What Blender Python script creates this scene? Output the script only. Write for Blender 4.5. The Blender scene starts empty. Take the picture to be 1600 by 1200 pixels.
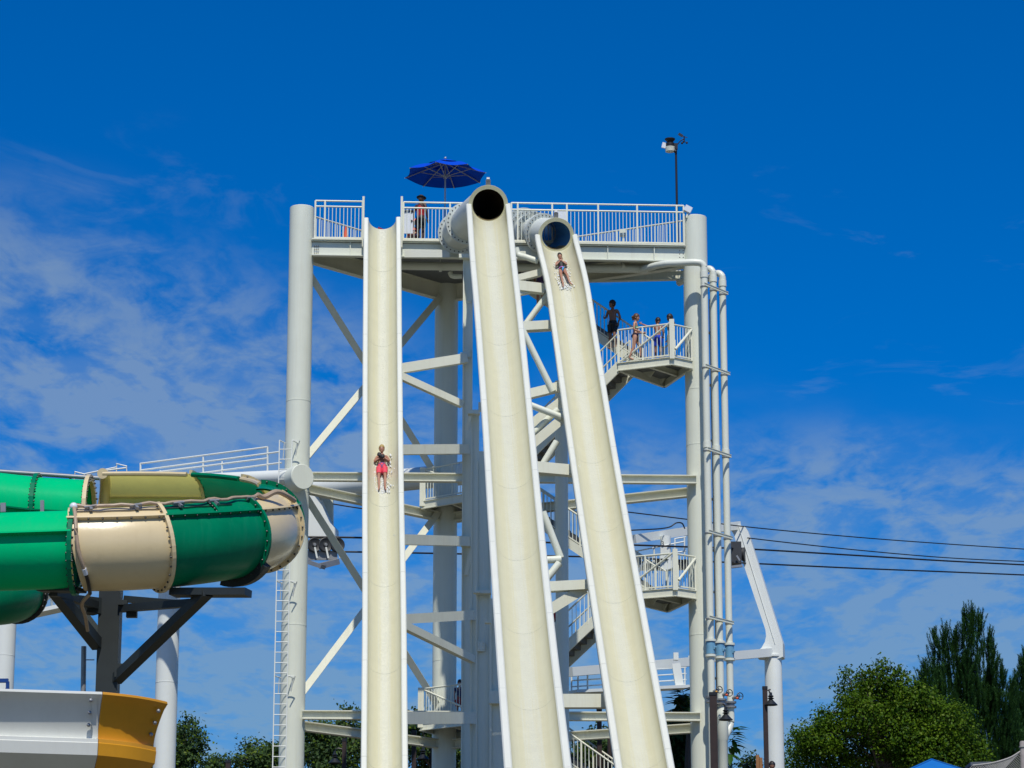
import bpy, math, random
from math import sin, cos, pi, radians as R, sqrt
from mathutils import Vector as V, Matrix
random.seed(7)
S = bpy.context.scene
C = S.collection
# ---------------------------------------------------------------- camera, sky, sun, exposure
PITCH = R(14.5); FPX = 4447.0; EYE = 1.6
cam_d = bpy.data.cameras.new('camera'); cam_d.sensor_width = 36; cam_d.lens = 36*FPX/1600
cam_d.clip_start = .5; cam_d.clip_end = 9000
cam = bpy.data.objects.new('camera', cam_d); C.objects.link(cam)
cam.location = (0, 0, EYE); cam.rotation_euler = (pi/2 + PITCH, 0, 0)
S.camera = cam
SUN_AZ, SUN_EL = R(5), R(57)          # azimuth to the right of straight behind the camera
sd = V((sin(SUN_AZ)*cos(SUN_EL), -cos(SUN_AZ)*cos(SUN_EL), sin(SUN_EL)))
sun_d = bpy.data.lights.new('sun', 'SUN'); sun_d.energy = 3.85; sun_d.angle = R(.53); sun_d.color = (1, .955, .87)
sun = bpy.data.objects.new('sun', sun_d); C.objects.link(sun)
sun.rotation_euler = sd.to_track_quat('Z', 'Y').to_euler()
S.view_settings.view_transform = 'Standard'; S.view_settings.look = 'None'
S.view_settings.exposure = 0.0; S.view_settings.gamma = 1; S.view_settings.use_curve_mapping = False
S.render.engine = 'CYCLES'
S.cycles.max_bounces = 6; S.cycles.diffuse_bounces = 3; S.cycles.glossy_bounces = 3
S.cycles.transmission_bounces = 4; S.cycles.transparent_max_bounces = 6

def make_world():
    w = bpy.data.worlds.new('World'); S.world = w; w.use_nodes = True
    nt = w.node_tree; nt.nodes.clear(); N = nt.nodes.new; L = nt.links.new
    out = N('ShaderNodeOutputWorld'); bg = N('ShaderNodeBackground'); bg.inputs[1].default_value = .09
    sky = N('ShaderNodeTexSky'); sky.sky_type = 'NISHITA'; sky.sun_disc = False
    sky.sun_elevation = SUN_EL; sky.sun_rotation = pi - SUN_AZ
    sky.altitude = 1500; sky.air_density = 1.0; sky.dust_density = .25; sky.ozone_density = 3.5
    # deep polarised blue
    hs = N('ShaderNodeHueSaturation'); hs.inputs['Saturation'].default_value = SKY_SAT; hs.inputs['Hue'].default_value = SKY_HUE
    hs.inputs['Value'].default_value = SKY_VAL
    tint = N('ShaderNodeMixRGB'); tint.blend_type = 'MULTIPLY'; tint.inputs[0].default_value = 1; tint.inputs[2].default_value = SKY_TINT
    L(sky.outputs[0], tint.inputs[1]); L(tint.outputs[0], hs.inputs['Color'])
    # thin broken clouds on a plane high above
    tc = N('ShaderNodeTexCoord'); sep = N('ShaderNodeSeparateXYZ'); L(tc.outputs['Generated'], sep.inputs[0])
    def M(op, a, b=None, c=None):
        n = N('ShaderNodeMath'); n.operation = op
        for i, v in enumerate((a, b, c)):
            if v is None: continue
            if isinstance(v, (int, float)): n.inputs[i].default_value = v
            else: L(v, n.inputs[i])
        return n.outputs[0]
    zz = M('MAXIMUM', sep.outputs[2], .02)
    zp = M('ADD', zz, .06)
    u = M('DIVIDE', sep.outputs[0], zp); v = M('DIVIDE', sep.outputs[1], zp)
    cmb = N('ShaderNodeCombineXYZ'); L(u, cmb.inputs[0]); L(v, cmb.inputs[1])
    def noise(scale, det, rough, dist=0, loc=(0,0,0), scl=(1,1,1), rot=(0,0,0)):
        mp = N('ShaderNodeMapping'); mp.inputs['Location'].default_value = loc; mp.inputs['Scale'].default_value = scl
        mp.inputs['Rotation'].default_value = rot
        L(cmb.outputs[0], mp.inputs[0])
        n = N('ShaderNodeTexNoise'); n.inputs['Scale'].default_value = scale; n.inputs['Detail'].default_value = det
        n.inputs['Roughness'].default_value = rough; n.inputs['Distortion'].default_value = dist
        L(mp.outputs[0], n.inputs[0]); return n.outputs[0]
    def ramp(x, a, b):
        n = N('ShaderNodeMapRange'); n.interpolation_type = 'SMOOTHSTEP'
        L(x, n.inputs[0]); n.inputs[1].default_value = a; n.inputs[2].default_value = b; return n.outputs[0]
    big = noise(1.1, 3, .5, .3, CLOUD_OFF, (1, .55, 1))
    fine = noise(12, 6, .56, .5, (3.1, 1.7, 0), (1, .5, 1), (0, 0, R(20)))
    puff = noise(34, 5, .6, .4, (7.3, 2.2, 0), (1, .55, 1), (0, 0, R(30)))
    el = M('MULTIPLY_ADD', sep.outputs[0], .22, sep.outputs[2])
    low = M('SUBTRACT', 1.0, ramp(el, .21, .312))      # clouds thin out towards the zenith
    cover = ramp(M('ADD', big, M('MULTIPLY', M('SUBTRACT', low, .55), .42)), .40, .64)
    tex = M('ADD', M('MULTIPLY', fine, .72), M('MULTIPLY', puff, .28))
    dens = M('MULTIPLY', cover, ramp(tex, .38, .62))
    bank = M('MULTIPLY', ramp(noise(3.0, 5, .52, .3, (5.2, .4, 0), (1, .8, 1)), .40, .62), M('SUBTRACT', 1.0, ramp(el, .19, .285)))
    wisp = M('MULTIPLY', M('MULTIPLY', ramp(noise(5.0, 6, .6, .9, (1.3, 6.1, 0), (1, .9, 1)), .56, .72), M('SUBTRACT', 1.0, ramp(sep.outputs[2], .31, .345))), .2)
    dens = M('MULTIPLY', M('MINIMUM', M('ADD', M('ADD', M('MULTIPLY', dens, .9), M('MULTIPLY', bank, .6)), wisp), 1.0), .52)
    mix = N('ShaderNodeMixRGB'); L(dens, mix.inputs[0]); L(hs.outputs[0], mix.inputs[1])
    mix.inputs[2].default_value = (3.3, 4.4, 5.3, 1)
    hz = N('ShaderNodeMixRGB'); L(M('MULTIPLY', M('SUBTRACT', 1.0, ramp(sep.outputs[2], .05, .26)), .55), hz.inputs[0]); L(mix.outputs[0], hz.inputs[1])
    hz.inputs[2].default_value = (1.8, 3.55, 4.7, 1)                  # paler air towards the horizon
    L(hz.outputs[0], bg.inputs[0]); L(bg.outputs[0], out.inputs[0])
SKY_SAT, SKY_HUE, SKY_VAL = 1.45, .5, 1.0
SKY_TINT = (1.0, 1.04, 1.28, 1)
CLOUD_OFF = (.4, 0.0, 0)
make_world()

# ---------------------------------------------------------------- measuring helpers
cp, sp = cos(PITCH), sin(PITCH)
def P(px, py, Y):
    a = (600 - py)/FPX
    dy, dz = cp - a*sp, sp + a*cp
    k = Y/dy
    return V(((px - 800)/FPX*k, Y, EYE + dz*k))
def Xat(px, Y, z): return (px - 800)/FPX*(Y*cp + (z - EYE)*sp)
def Zat(py, Y): return P(800, py, Y).z
def Yat(py, z):                       # distance at which height z appears on row py
    a = (600 - py)/FPX
    return (z - EYE)*(cp - a*sp)/(sp + a*cp)
def smooth(a, b, x):
    t = max(0, min(1, (x - a)/(b - a))); return t*t*(3 - 2*t)
def tz(y): return 11.2*smooth(48, 90, y)

# ---------------------------------------------------------------- materials
def mat(name, col, rough=.5, var=.08, scale=1.5, bump=0, bscale=30, metal=0, streak=0, streak_col=(.3, .25, .16), spec=.5, coat=0, trans=0, rust=0):
    m = bpy.data.materials.new(name); m.use_nodes = True
    nt = m.node_tree; N = nt.nodes.new; L = nt.links.new
    b = nt.nodes['Principled BSDF']
    b.inputs['Roughness'].default_value = rough; b.inputs['Metallic'].default_value = metal
    b.inputs['Specular IOR Level'].default_value = spec
    if coat: b.inputs['Coat Weight'].default_value = coat; b.inputs['Coat Roughness'].default_value = .12
    geo = N('ShaderNodeNewGeometry')
    n = N('ShaderNodeTexNoise'); n.inputs['Scale'].default_value = scale; n.inputs['Detail'].default_value = 5; n.inputs['Roughness'].default_value = .65
    L(geo.outputs['Position'], n.inputs[0])
    mr = N('ShaderNodeMapRange'); L(n.outputs[0], mr.inputs[0]); mr.inputs[1].default_value = .25; mr.inputs[2].default_value = .75
    mr.inputs[3].default_value = 1 - var; mr.inputs[4].default_value = 1 + var*.5
    mx = N('ShaderNodeVectorMath'); mx.operation = 'SCALE'; mx.inputs[0].default_value = col; L(mr.outputs[0], mx.inputs['Scale'])
    last = mx.outputs[0]
    if streak:
        mp = N('ShaderNodeMapping'); mp.inputs['Scale'].default_value = (5, 5, .22); L(geo.outputs['Position'], mp.inputs[0])
        n2 = N('ShaderNodeTexNoise'); n2.inputs['Scale'].default_value = 1.6; n2.inputs['Detail'].default_value = 6; n2.inputs['Roughness'].default_value = .6
        L(mp.outputs[0], n2.inputs[0])
        m2 = N('ShaderNodeMapRange'); L(n2.outputs[0], m2.inputs[0]); m2.inputs[1].default_value = .52; m2.inputs[2].default_value = .8
        m2.inputs[3].default_value = 0; m2.inputs[4].default_value = streak
        mm = N('ShaderNodeMixRGB'); L(m2.outputs[0], mm.inputs[0]); L(last, mm.inputs[1]); mm.inputs[2].default_value = (*streak_col, 1)
        last = mm.outputs[0]
    if rust:
        n4 = N('ShaderNodeTexNoise'); n4.inputs['Scale'].default_value = 2.3; n4.inputs['Detail'].default_value = 8; n4.inputs['Roughness'].default_value = .75
        L(geo.outputs['Position'], n4.inputs[0])
        m4 = N('ShaderNodeMapRange'); L(n4.outputs[0], m4.inputs[0]); m4.inputs[1].default_value = .66; m4.inputs[2].default_value = .76; m4.inputs[3].default_value = 0; m4.inputs[4].default_value = rust
        r4 = N('ShaderNodeMixRGB'); L(m4.outputs[0], r4.inputs[0]); L(last, r4.inputs[1]); r4.inputs[2].default_value = (.26, .13, .05, 1); last = r4.outputs[0]
    L(last, b.inputs['Base Color'])
    if trans:
        out = nt.nodes['Material Output']; t = N('ShaderNodeBsdfTranslucent'); L(last, t.inputs[0])
        ms = N('ShaderNodeMixShader'); ms.inputs[0].default_value = trans
        L(b.outputs[0], ms.inputs[1]); L(t.outputs[0], ms.inputs[2]); L(ms.outputs[0], out.inputs[0])
    if bump:
        n3 = N('ShaderNodeTexNoise'); n3.inputs['Scale'].default_value = bscale; n3.inputs['Detail'].default_value = 3
        L(geo.outputs['Position'], n3.inputs[0])
        bp = N('ShaderNodeBump'); bp.inputs['Strength'].default_value = bump; bp.inputs['Distance'].default_value = .02
        L(n3.outputs[0], bp.inputs['Height']); L(bp.outputs[0], b.inputs['Normal'])
    return m

def chute_mat(name):
    # cream gelcoat: whiter where the water runs, yellowed towards the walls (uses the across / along coordinates of the chute)
    m = bpy.data.materials.new(name); m.use_nodes = True
    nt = m.node_tree; N = nt.nodes.new; L = nt.links.new; b = nt.nodes['Principled BSDF']
    uv = N('ShaderNodeUVMap'); uv.uv_map = 'UVMap'
    sp_ = N('ShaderNodeSeparateXYZ'); L(uv.outputs[0], sp_.inputs[0])
    mp = N('ShaderNodeMapping'); mp.inputs['Scale'].default_value = (14, .09, 1); L(uv.outputs[0], mp.inputs[0])
    n = N('ShaderNodeTexNoise'); n.inputs['Scale'].default_value = 2.2; n.inputs['Detail'].default_value = 6; n.inputs['Roughness'].default_value = .6
    L(mp.outputs[0], n.inputs[0])
    off = N('ShaderNodeMath'); off.operation = 'MULTIPLY_ADD'; L(n.outputs[0], off.inputs[0]); off.inputs[1].default_value = .34; off.inputs[2].default_value = -.17
    ad = N('ShaderNodeMath'); ad.operation = 'ADD'; L(sp_.outputs[0], ad.inputs[0]); L(off.outputs[0], ad.inputs[1])
    cr = N('ShaderNodeValToRGB'); L(ad.outputs[0], cr.inputs[0])
    e = cr.color_ramp.elements
    cream = (0.663, 0.637, 0.418, 1); mid = (0.626, 0.609, 0.436, 1); white = (0.613, 0.613, 0.490, 1)
    cr.color_ramp.interpolation = 'EASE'; e[0].position = 0.02; e[0].color = cream
    e[1].position = .98; e[1].color = (0.626, 0.581, 0.356, 1)
    for p_, c_ in ((.2, mid), (.34, (0.603, 0.581, 0.401, 1)), (.47, white), (.54, white), (.68, (0.599, 0.572, 0.387, 1)), (.8, mid)):
        k = e.new(p_); k.color = c_
    geo = N('ShaderNodeNewGeometry')
    n2 = N('ShaderNodeTexNoise'); n2.inputs['Scale'].default_value = 2.5; n2.inputs['Detail'].default_value = 4; L(geo.outputs['Position'], n2.inputs[0])
    mr = N('ShaderNodeMapRange'); L(n2.outputs[0], mr.inputs[0]); mr.inputs[3].default_value = .93; mr.inputs[4].default_value = 1.05
    sc = N('ShaderNodeVectorMath'); sc.operation = 'SCALE'; L(cr.outputs[0], sc.inputs[0]); L(mr.outputs[0], sc.inputs['Scale'])
    L(sc.outputs[0], b.inputs['Base Color'])
    b.inputs['Roughness'].default_value = .32; b.inputs['Specular IOR Level'].default_value = .45
    # ruffled water film, strongest in the middle of the chute
    n3 = N('ShaderNodeTexNoise'); n3.inputs['Scale'].default_value = 11; n3.inputs['Detail'].default_value = 4; n3.inputs['Roughness'].default_value = .7
    L(geo.outputs['Position'], n3.inputs[0])
    pk = N('ShaderNodeValToRGB'); L(sp_.outputs[0], pk.inputs[0]); q = pk.color_ramp.elements
    q[0].position = .27; q[0].color = (.05, .05, .05, 1); q[1].position = .73; q[1].color = (.05, .05, .05, 1)
    k = q.new(.5); k.color = (1, 1, 1, 1)
    bp = N('ShaderNodeBump'); bp.inputs['Distance'].default_value = .05
    ms = N('ShaderNodeMath'); ms.operation = 'MULTIPLY'; L(pk.outputs[0], ms.inputs[0]); ms.inputs[1].default_value = .75
    L(ms.outputs[0], bp.inputs['Strength']); L(n3.outputs[0], bp.inputs['Height']); L(bp.outputs[0], b.inputs['Normal'])
    return m

M = {}
M['white'] = mat('white_steel_paint', (.74, .765, .64), .42, .06, .8, streak=.24, streak_col=(.52, .47, .33), rust=.25)
M['beam'] = mat('cream_steel_paint', (.77, .77, .62), .45, .07, 1.2, streak=.24, streak_col=(.5, .4, .24), rust=.5)
M['rim'] = mat('white_gelcoat_rim', (.71, .72, .625), .4, .05, 1.0, streak=.15, streak_col=(.62, .58, .45))
M['shell'] = mat('white_fibreglass', (.63, .66, .60), .4, .08, 1.4)
M['chute'] = chute_mat('cream_chute_gelcoat')
M['cool'] = mat('bright_white_paint', (.76, .785, .73), .4, .05, .7, streak=.1, streak_col=(.6, .58, .5))
M['pvc'] = mat('white_pipe', (.74, .76, .65), .38, .05, 1.1, streak=.1, streak_col=(.55, .52, .42))
M['grate'] = mat('galvanised_grating', (.16, .17, .17), .6, .2, 6)
M['tread'] = mat('dark_tread', (.14, .14, .13), .7, .2, 5)
M['bolt'] = mat('dark_bolt', (.06, .06, .06), .45, .1, 8, metal=.6)
M['black'] = mat('black_plastic', (.012, .012, .014), .45, .1, 8)
M['rubber'] = mat('sheave_rubber', (.035, .038, .042), .55, .2, 8)
M['steel'] = mat('grey_steel', (.3, .31, .32), .45, .15, 5, metal=.4)
M['darksteel'] = mat('dark_green_steel', (.020, .026, .026), .5, .2, 3)
M['green'] = mat('bright_green_gelcoat', (.0, .50, .18), .35, .06, 1.2, bump=.12, bscale=9, spec=.03, streak=.18, streak_col=(.05, .36, .16))
M['teal'] = mat('deep_green_gelcoat', (.0, .19, .085), .32, .18, 1.6, bump=.12, bscale=9, spec=.12, streak=.3, streak_col=(.03, .24, .13))
M['cream'] = mat('cream_gelcoat', (.72, .58, .33), .27, .06, 1.3, bump=.10, bscale=9, coat=.2, streak=.12, streak_col=(.45, .33, .15))
M['tan'] = mat('tan_hose', (.42, .31, .21), .5, .1, 6)
M['yellow'] = mat('yellow_gelcoat', (.66, .30, .012), .33, .12, 2.0, streak=.2, streak_col=(.5, .2, .02))
M['flume'] = mat('white_flume_gelcoat', (.72, .73, .66), .35, .06, 1.5, streak=.12, streak_col=(.5, .45, .36))
M['olive'] = mat('thin_cream_shell', (.74, .68, .20), .35, .1, 2, trans=.55)
M['tealthin'] = mat('thin_green_shell', (.004, .24, .10), .3, .15, 2, trans=.5)
M['umbrella'] = mat('blue_canvas', (.0, .065, .56), .8, .08, 3, bump=.1, bscale=60, spec=.1)
M['pole'] = mat('pale_metal_pole', (.42, .44, .46), .35, .05, 3, metal=.3)
M['wood'] = mat('dark_stained_timber', (.028, .014, .011), .6, .4, 7, streak=.3, streak_col=(.06, .03, .02))
M['rawwood'] = mat('weathered_orange_timber', (.33, .15, .05), .65, .3, 6)
M['greywood'] = mat('grey_timber', (.3, .27, .25), .7, .3, 6)
M['lampshade'] = mat('dark_lamp_metal', (.035, .04, .045), .4, .1, 6, metal=.5)
M['orange'] = mat('orange_cone', (.75, .10, .03), .5, .1, 4)
M['red'] = mat('red_fabric', (.42, .015, .02), .6, .15, 8)
M['lifered'] = mat('orange_red_nylon', (.8, .11, .06), .6, .15, 8)
M['valve'] = mat('light_blue_enamel', (.16, .36, .52), .4, .12, 5)
M['blueroof'] = mat('blue_metal_roof', (.012, .16, .50), .4, .1, 3)
M['blueframe'] = mat('blue_paint', (.008, .05, .22), .4, .1, 5)
M['greyroof'] = mat('grey_shingle', (.10, .115, .13), .8, .2, 6)
M['rope'] = mat('pale_rope', (.38, .37, .34), .8, .2, 12)
M['ground'] = mat('ground_paving', (.13, .115, .07), .85, .3, .15, bump=.2, bscale=4)
M['skyblue_inner'] = mat('tube_sky_standin', (.16, .50, .95), .25, .1, 2, trans=.25)  # sky seen through the right tube, put into its inner wall colour
M['darkinner'] = mat('dark_tube_inside', (.05, .034, .02), .5, .2, 4)  # near-black colour on the inner face of the middle tube
M['tanfloor'] = mat('tan_gelcoat', (.40, .28, .12), .35, .2, 5)  # tan strip along the floor of each tube mouth
M['foam'] = mat('white_water', (.80, .82, .80), .35, .05, 20, bump=.5, bscale=40, trans=.2)
M['bark'] = mat('bark', (.09, .07, .055), .85, .3, 9, bump=.5, bscale=20)
M['signwhite'] = mat('white_board', (.72, .75, .79), .4, .04, 3)
M['yelpaint'] = mat('orange_post_paint', (.62, .30, .03), .5, .1, 5)
M['rust'] = mat('rust', (.14, .05, .025), .8, .4, 15)
M['lettering'] = mat('black_lettering', (.01, .01, .012), .5, .05, 8)
def leaf_mat(name, c1, c2, sc=.9):
    m = bpy.data.materials.new(name); m.use_nodes = True
    nt = m.node_tree; N = nt.nodes.new; L = nt.links.new; b = nt.nodes['Principled BSDF']
    geo = N('ShaderNodeNewGeometry')
    a = N('ShaderNodeTexNoise'); a.inputs['Scale'].default_value = sc; a.inputs['Detail'].default_value = 2; L(geo.outputs['Position'], a.inputs[0])
    f = N('ShaderNodeTexWhiteNoise'); L(geo.outputs['Random Per Island'], f.inputs[0]); 
    f.noise_dimensions = '1D'; L(geo.outputs['Random Per Island'], f.inputs['W'])
    s = N('ShaderNodeMath'); s.operation = 'MULTIPLY_ADD'; L(f.outputs[0], s.inputs[0]); s.inputs[1].default_value = .55; s.inputs[2].default_value = -.27
    t = N('ShaderNodeMath'); t.operation = 'ADD'; L(a.outputs[0], t.inputs[0]); L(s.outputs[0], t.inputs[1])
    r = N('ShaderNodeMapRange'); L(t.outputs[0], r.inputs[0]); r.inputs[1].default_value = .2; r.inputs[2].default_value = .8
    mx = N('ShaderNodeMixRGB'); L(r.outputs[0], mx.inputs[0]); mx.inputs[1].default_value = (*c1, 1); mx.inputs[2].default_value = (*c2, 1)
    L(mx.outputs[0], b.inputs['Base Color']); b.inputs['Roughness'].default_value = .5; b.inputs['Specular IOR Level'].default_value = .12
    tr = N('ShaderNodeBsdfTranslucent'); L(mx.outputs[0], tr.inputs[0]); ms = N('ShaderNodeMixShader'); ms.inputs[0].default_value = .3
    L(b.outputs[0], ms.inputs[1]); L(tr.outputs[0], ms.inputs[2]); L(ms.outputs[0], nt.nodes['Material Output'].inputs[0])
    return m
M['leaf_cotton'] = leaf_mat('cottonwood_leaf', (.025, .055, .02), (.085, .15, .045))
M['leaf_broad'] = leaf_mat('broad_leaf', (.014, .05, .003), (.105, .195, .008))
M['leaf_yellowgreen'] = leaf_mat('fresh_leaf', (.045, .09, .006), (.15, .22, .015))
M['leaf_dark'] = leaf_mat('dark_leaf', (.014, .04, .008), (.04, .09, .02))
M['leaf_big'] = leaf_mat('large_leaflet', (.03, .09, .012), (.06, .17, .02))
M['needle'] = leaf_mat('pine_needle', (.016, .055, .016), (.06, .15, .036), 1.2)

# ---------------------------------------------------------------- object helpers
ORG = {}                                   # world origin of each object (all objects unrotated unless stated)
def setp(o, label=None, cat=None, group=None, kind=None):
    if label: o['label'] = label
    if cat: o['category'] = cat
    if group: o['group'] = group
    if kind: o['kind'] = kind
    return o
def thing(name, loc, label, cat, group=None):
    o = bpy.data.objects.new(name, None); C.objects.link(o); o.location = loc; o.empty_display_size = .3
    ORG[o.name] = V(loc); return setp(o, label, cat, group)
class MB:
    def __init__(s): s.v = []; s.f = []; s.mi = []; s.sm = []; s.uv = {}; s.cur = 0
    def face(s, idx, smooth=False, m=None, uv=None):
        s.f.append(tuple(idx)); s.sm.append(smooth); s.mi.append(s.cur if m is None else m)
        if uv: s.uv[len(s.f)-1] = uv
    def box(s, c, d, ax=None):
        c = V(c); hx, hy, hz = d[0]/2, d[1]/2, d[2]/2
        X, Y, Z = ax or (V((1,0,0)), V((0,1,0)), V((0,0,1)))
        b = len(s.v)
        for k in (-1, 1):
            for j in (-1, 1):
                for i in (-1, 1): s.v.append(c + X*(i*hx) + Y*(j*hy) + Z*(k*hz))
        for q in ((0,2,3,1),(4,5,7,6),(0,1,5,4),(2,6,7,3),(0,4,6,2),(1,3,7,5)): s.face([b+i for i in q])
        return s
    def bar(s, a, b_, w, h, up=(0,0,1), shift=0):
        a, b_ = V(a), V(b_); t = b_ - a; ln = t.length; t.normalize()
        up = V(up)
        if abs(t.dot(up)) > .99: up = V((0,1,0))
        sd_ = t.cross(up).normalized(); u = sd_.cross(t).normalized()
        return s.box((a+b_)/2 + u*shift, (ln, w, h), (t, sd_, u))
    def ibeam(s, a, b_, h, w, up=(0,0,1), tf=.03, tw=.025):
        s.bar(a, b_, w, tf, up, h/2 - tf/2); s.bar(a, b_, w, tf, up, -h/2 + tf/2); s.bar(a, b_, tw, h - 2*tf, up, 0); return s
    def rings(s, rs, closed=True, caps=True, smooth=True, uvs=None):
        n = len(rs[0]); b = len(s.v)
        for r in rs: s.v.extend(V(p) for p in r)
        m = n if closed else n-1
        for i in range(len(rs)-1):
            for j in range(m):
                k = (j+1) % n
                uv = None
                if uvs: uv = [(uvs[0][j], uvs[1][i]), (uvs[0][k], uvs[1][i]), (uvs[0][k], uvs[1][i+1]), (uvs[0][j], uvs[1][i+1])]
                s.face((b+i*n+j, b+i*n+k, b+(i+1)*n+k, b+(i+1)*n+j), smooth, uv=uv)
        if caps and closed:
            s.face([b+j for j in reversed(range(n))]); s.face([b+(len(rs)-1)*n+j for j in range(n)])
        return s
    def tube(s, pts, r, n=12, caps=True, ref=(0,0,1), smooth=True):
        pts = [V(p) for p in pts]; rr = r if isinstance(r, (list, tuple)) else [r]*len(pts)
        fr = frames(pts, ref); rs = []
        for p, (t, a, u), q in zip(pts, fr, rr):
            rs.append([p + (a*cos(2*pi*j/n) + u*sin(2*pi*j/n))*q for j in range(n)])
        return s.rings(rs, True, caps, smooth)
    def lathe(s, c, prof, n=24, ax=None, smooth=True, caps=True):
        c = V(c); X, Y, Z = ax or (V((1,0,0)), V((0,1,0)), V((0,0,1)))
        rs = [[c + Z*z + (X*cos(2*pi*j/n) + Y*sin(2*pi*j/n))*max(r, 1e-4) for j in range(n)] for r, z in prof]
        return s.rings(rs, True, caps, smooth)
    def prism(s, poly, z0, z1):
        n = len(poly); b = len(s.v)
        s.v += [V((x, y, z0)) for x, y in poly] + [V((x, y, z1)) for x, y in poly]
        s.face([b+i for i in reversed(range(n))]); s.face([b+n+i for i in range(n)])
        for i in range(n): k = (i+1) % n; s.face((b+i, b+k, b+n+k, b+n+i))
        return s
    def ball(s, c, r, n=10, ax=None):
        rx, ry, rz = r if isinstance(r, (tuple, list)) else (r, r, r)
        X, Y, Z = ax or (V((1,0,0)), V((0,1,0)), V((0,0,1))); c = V(c)
        m = max(4, n//2 + 1); rs = []
        for i in range(m+1):
            th = pi*i/m
            rs.append([c - Z*(rz*cos(th)) + (X*(rx*cos(2*pi*j/n)) + Y*(ry*sin(2*pi*j/n)))*max(sin(th), .02) for j in range(n)])
        return s.rings(rs)
    def mesh(s, name, mats, off):
        me = bpy.data.meshes.new(name)
        me.from_pydata([tuple(p - off) for p in s.v], [], s.f)
        for m in (mats if isinstance(mats, (list, tuple)) else [mats]): me.materials.append(M[m] if isinstance(m, str) else m)
        me.polygons.foreach_set('use_smooth', s.sm); me.polygons.foreach_set('material_index', s.mi)
        if s.uv:
            l = me.uv_layers.new(name='UVMap')
            for fi, uv in s.uv.items():
                for k, li in enumerate(me.polygons[fi].loop_indices): l.data[li].uv = uv[k]
        me.update()
        if any(s.sm): me.set_sharp_from_angle(angle=R(38))
        return me
    def build(s, name, mats, parent=None, origin=None):
        off = V(origin) if origin is not None else (ORG[parent.name] if parent else V((0,0,0)))
        o = bpy.data.objects.new(name, s.mesh(name, mats, off)); C.objects.link(o)
        if parent: o.parent = parent; o.location = off - ORG[parent.name]
        else: o.location = off
        ORG[o.name] = off; return o
def frames(pts, ref=(0,0,1)):
    out = []; ref = V(ref)
    for i, p in enumerate(pts):
        t = (pts[min(i+1, len(pts)-1)] - pts[max(i-1, 0)]).normalized()
        rf = ref if abs(t.dot(ref)) < .97 else V((0,1,0)) if abs(t.y) < .97 else V((1,0,0))
        a = t.cross(rf).normalized(); u = a.cross(t).normalized(); out.append((t, a, u))
    return out
def place(name, me, parent, loc, rot=None, scale=None):
    o = bpy.data.objects.new(name, me); C.objects.link(o); o.parent = parent; o.location = V(loc) - ORG[parent.name]
    if rot is not None: o.rotation_mode = 'QUATERNION'; o.rotation_quaternion = rot
    if scale: o.scale = scale
    ORG[o.name] = V(loc); return o
def copy_thing(root, loc, label=None, rotz=None):
    r = root.copy(); C.objects.link(r); r.location = loc; ORG[r.name] = V(loc)
    if label: r['label'] = label
    if rotz is not None: r.rotation_euler = (0, 0, rotz)
    for ch in list(root.children):
        c = ch.copy(); C.objects.link(c); c.parent = r
        for g in list(ch.children):
            d = g.copy(); C.objects.link(d); d.parent = c
    return r
def catmull(pts, n=8):
    """centripetal spline, no overshoot"""
    pts = [V(p) for p in pts]; q = [pts[0]*2 - pts[1]] + pts + [pts[-1]*2 - pts[-2]]; out = []
    for i in range(1, len(q)-2):
        a, b, c, d = q[i-1], q[i], q[i+1], q[i+2]
        t0 = 0; t1 = t0 + sqrt((b-a).length) + 1e-5; t2 = t1 + sqrt((c-b).length) + 1e-5; t3 = t2 + sqrt((d-c).length) + 1e-5
        for k in range(n):
            t = t1 + (t2-t1)*k/n
            A1 = a*((t1-t)/(t1-t0)) + b*((t-t0)/(t1-t0)); A2 = b*((t2-t)/(t2-t1)) + c*((t-t1)/(t2-t1)); A3 = c*((t3-t)/(t3-t2)) + d*((t-t2)/(t3-t2))
            B1 = A1*((t2-t)/(t2-t0)) + A2*((t-t0)/(t2-t0)); B2 = A2*((t3-t)/(t3-t1)) + A3*((t-t1)/(t3-t1))
            out.append(B1*((t2-t)/(t2-t1)) + B2*((t-t1)/(t2-t1)))
    out.append(pts[-1]); return out
def resample(pts, step):
    out = [pts[0]]; acc = 0
    for a, b in zip(pts, pts[1:]):
        L_ = (b-a).length
        while acc + L_ >= step:
            f = (step-acc)/L_; a = a.lerp(b, f); L_ = (b-a).length; acc = 0; out.append(a)
        acc += L_
    return out

UNIT_BAL = MB().bar((0,0,0), (0,0,1), .022, .022, (0,1,0)).mesh('baluster', 'white', V((0,0,0)))

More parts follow.
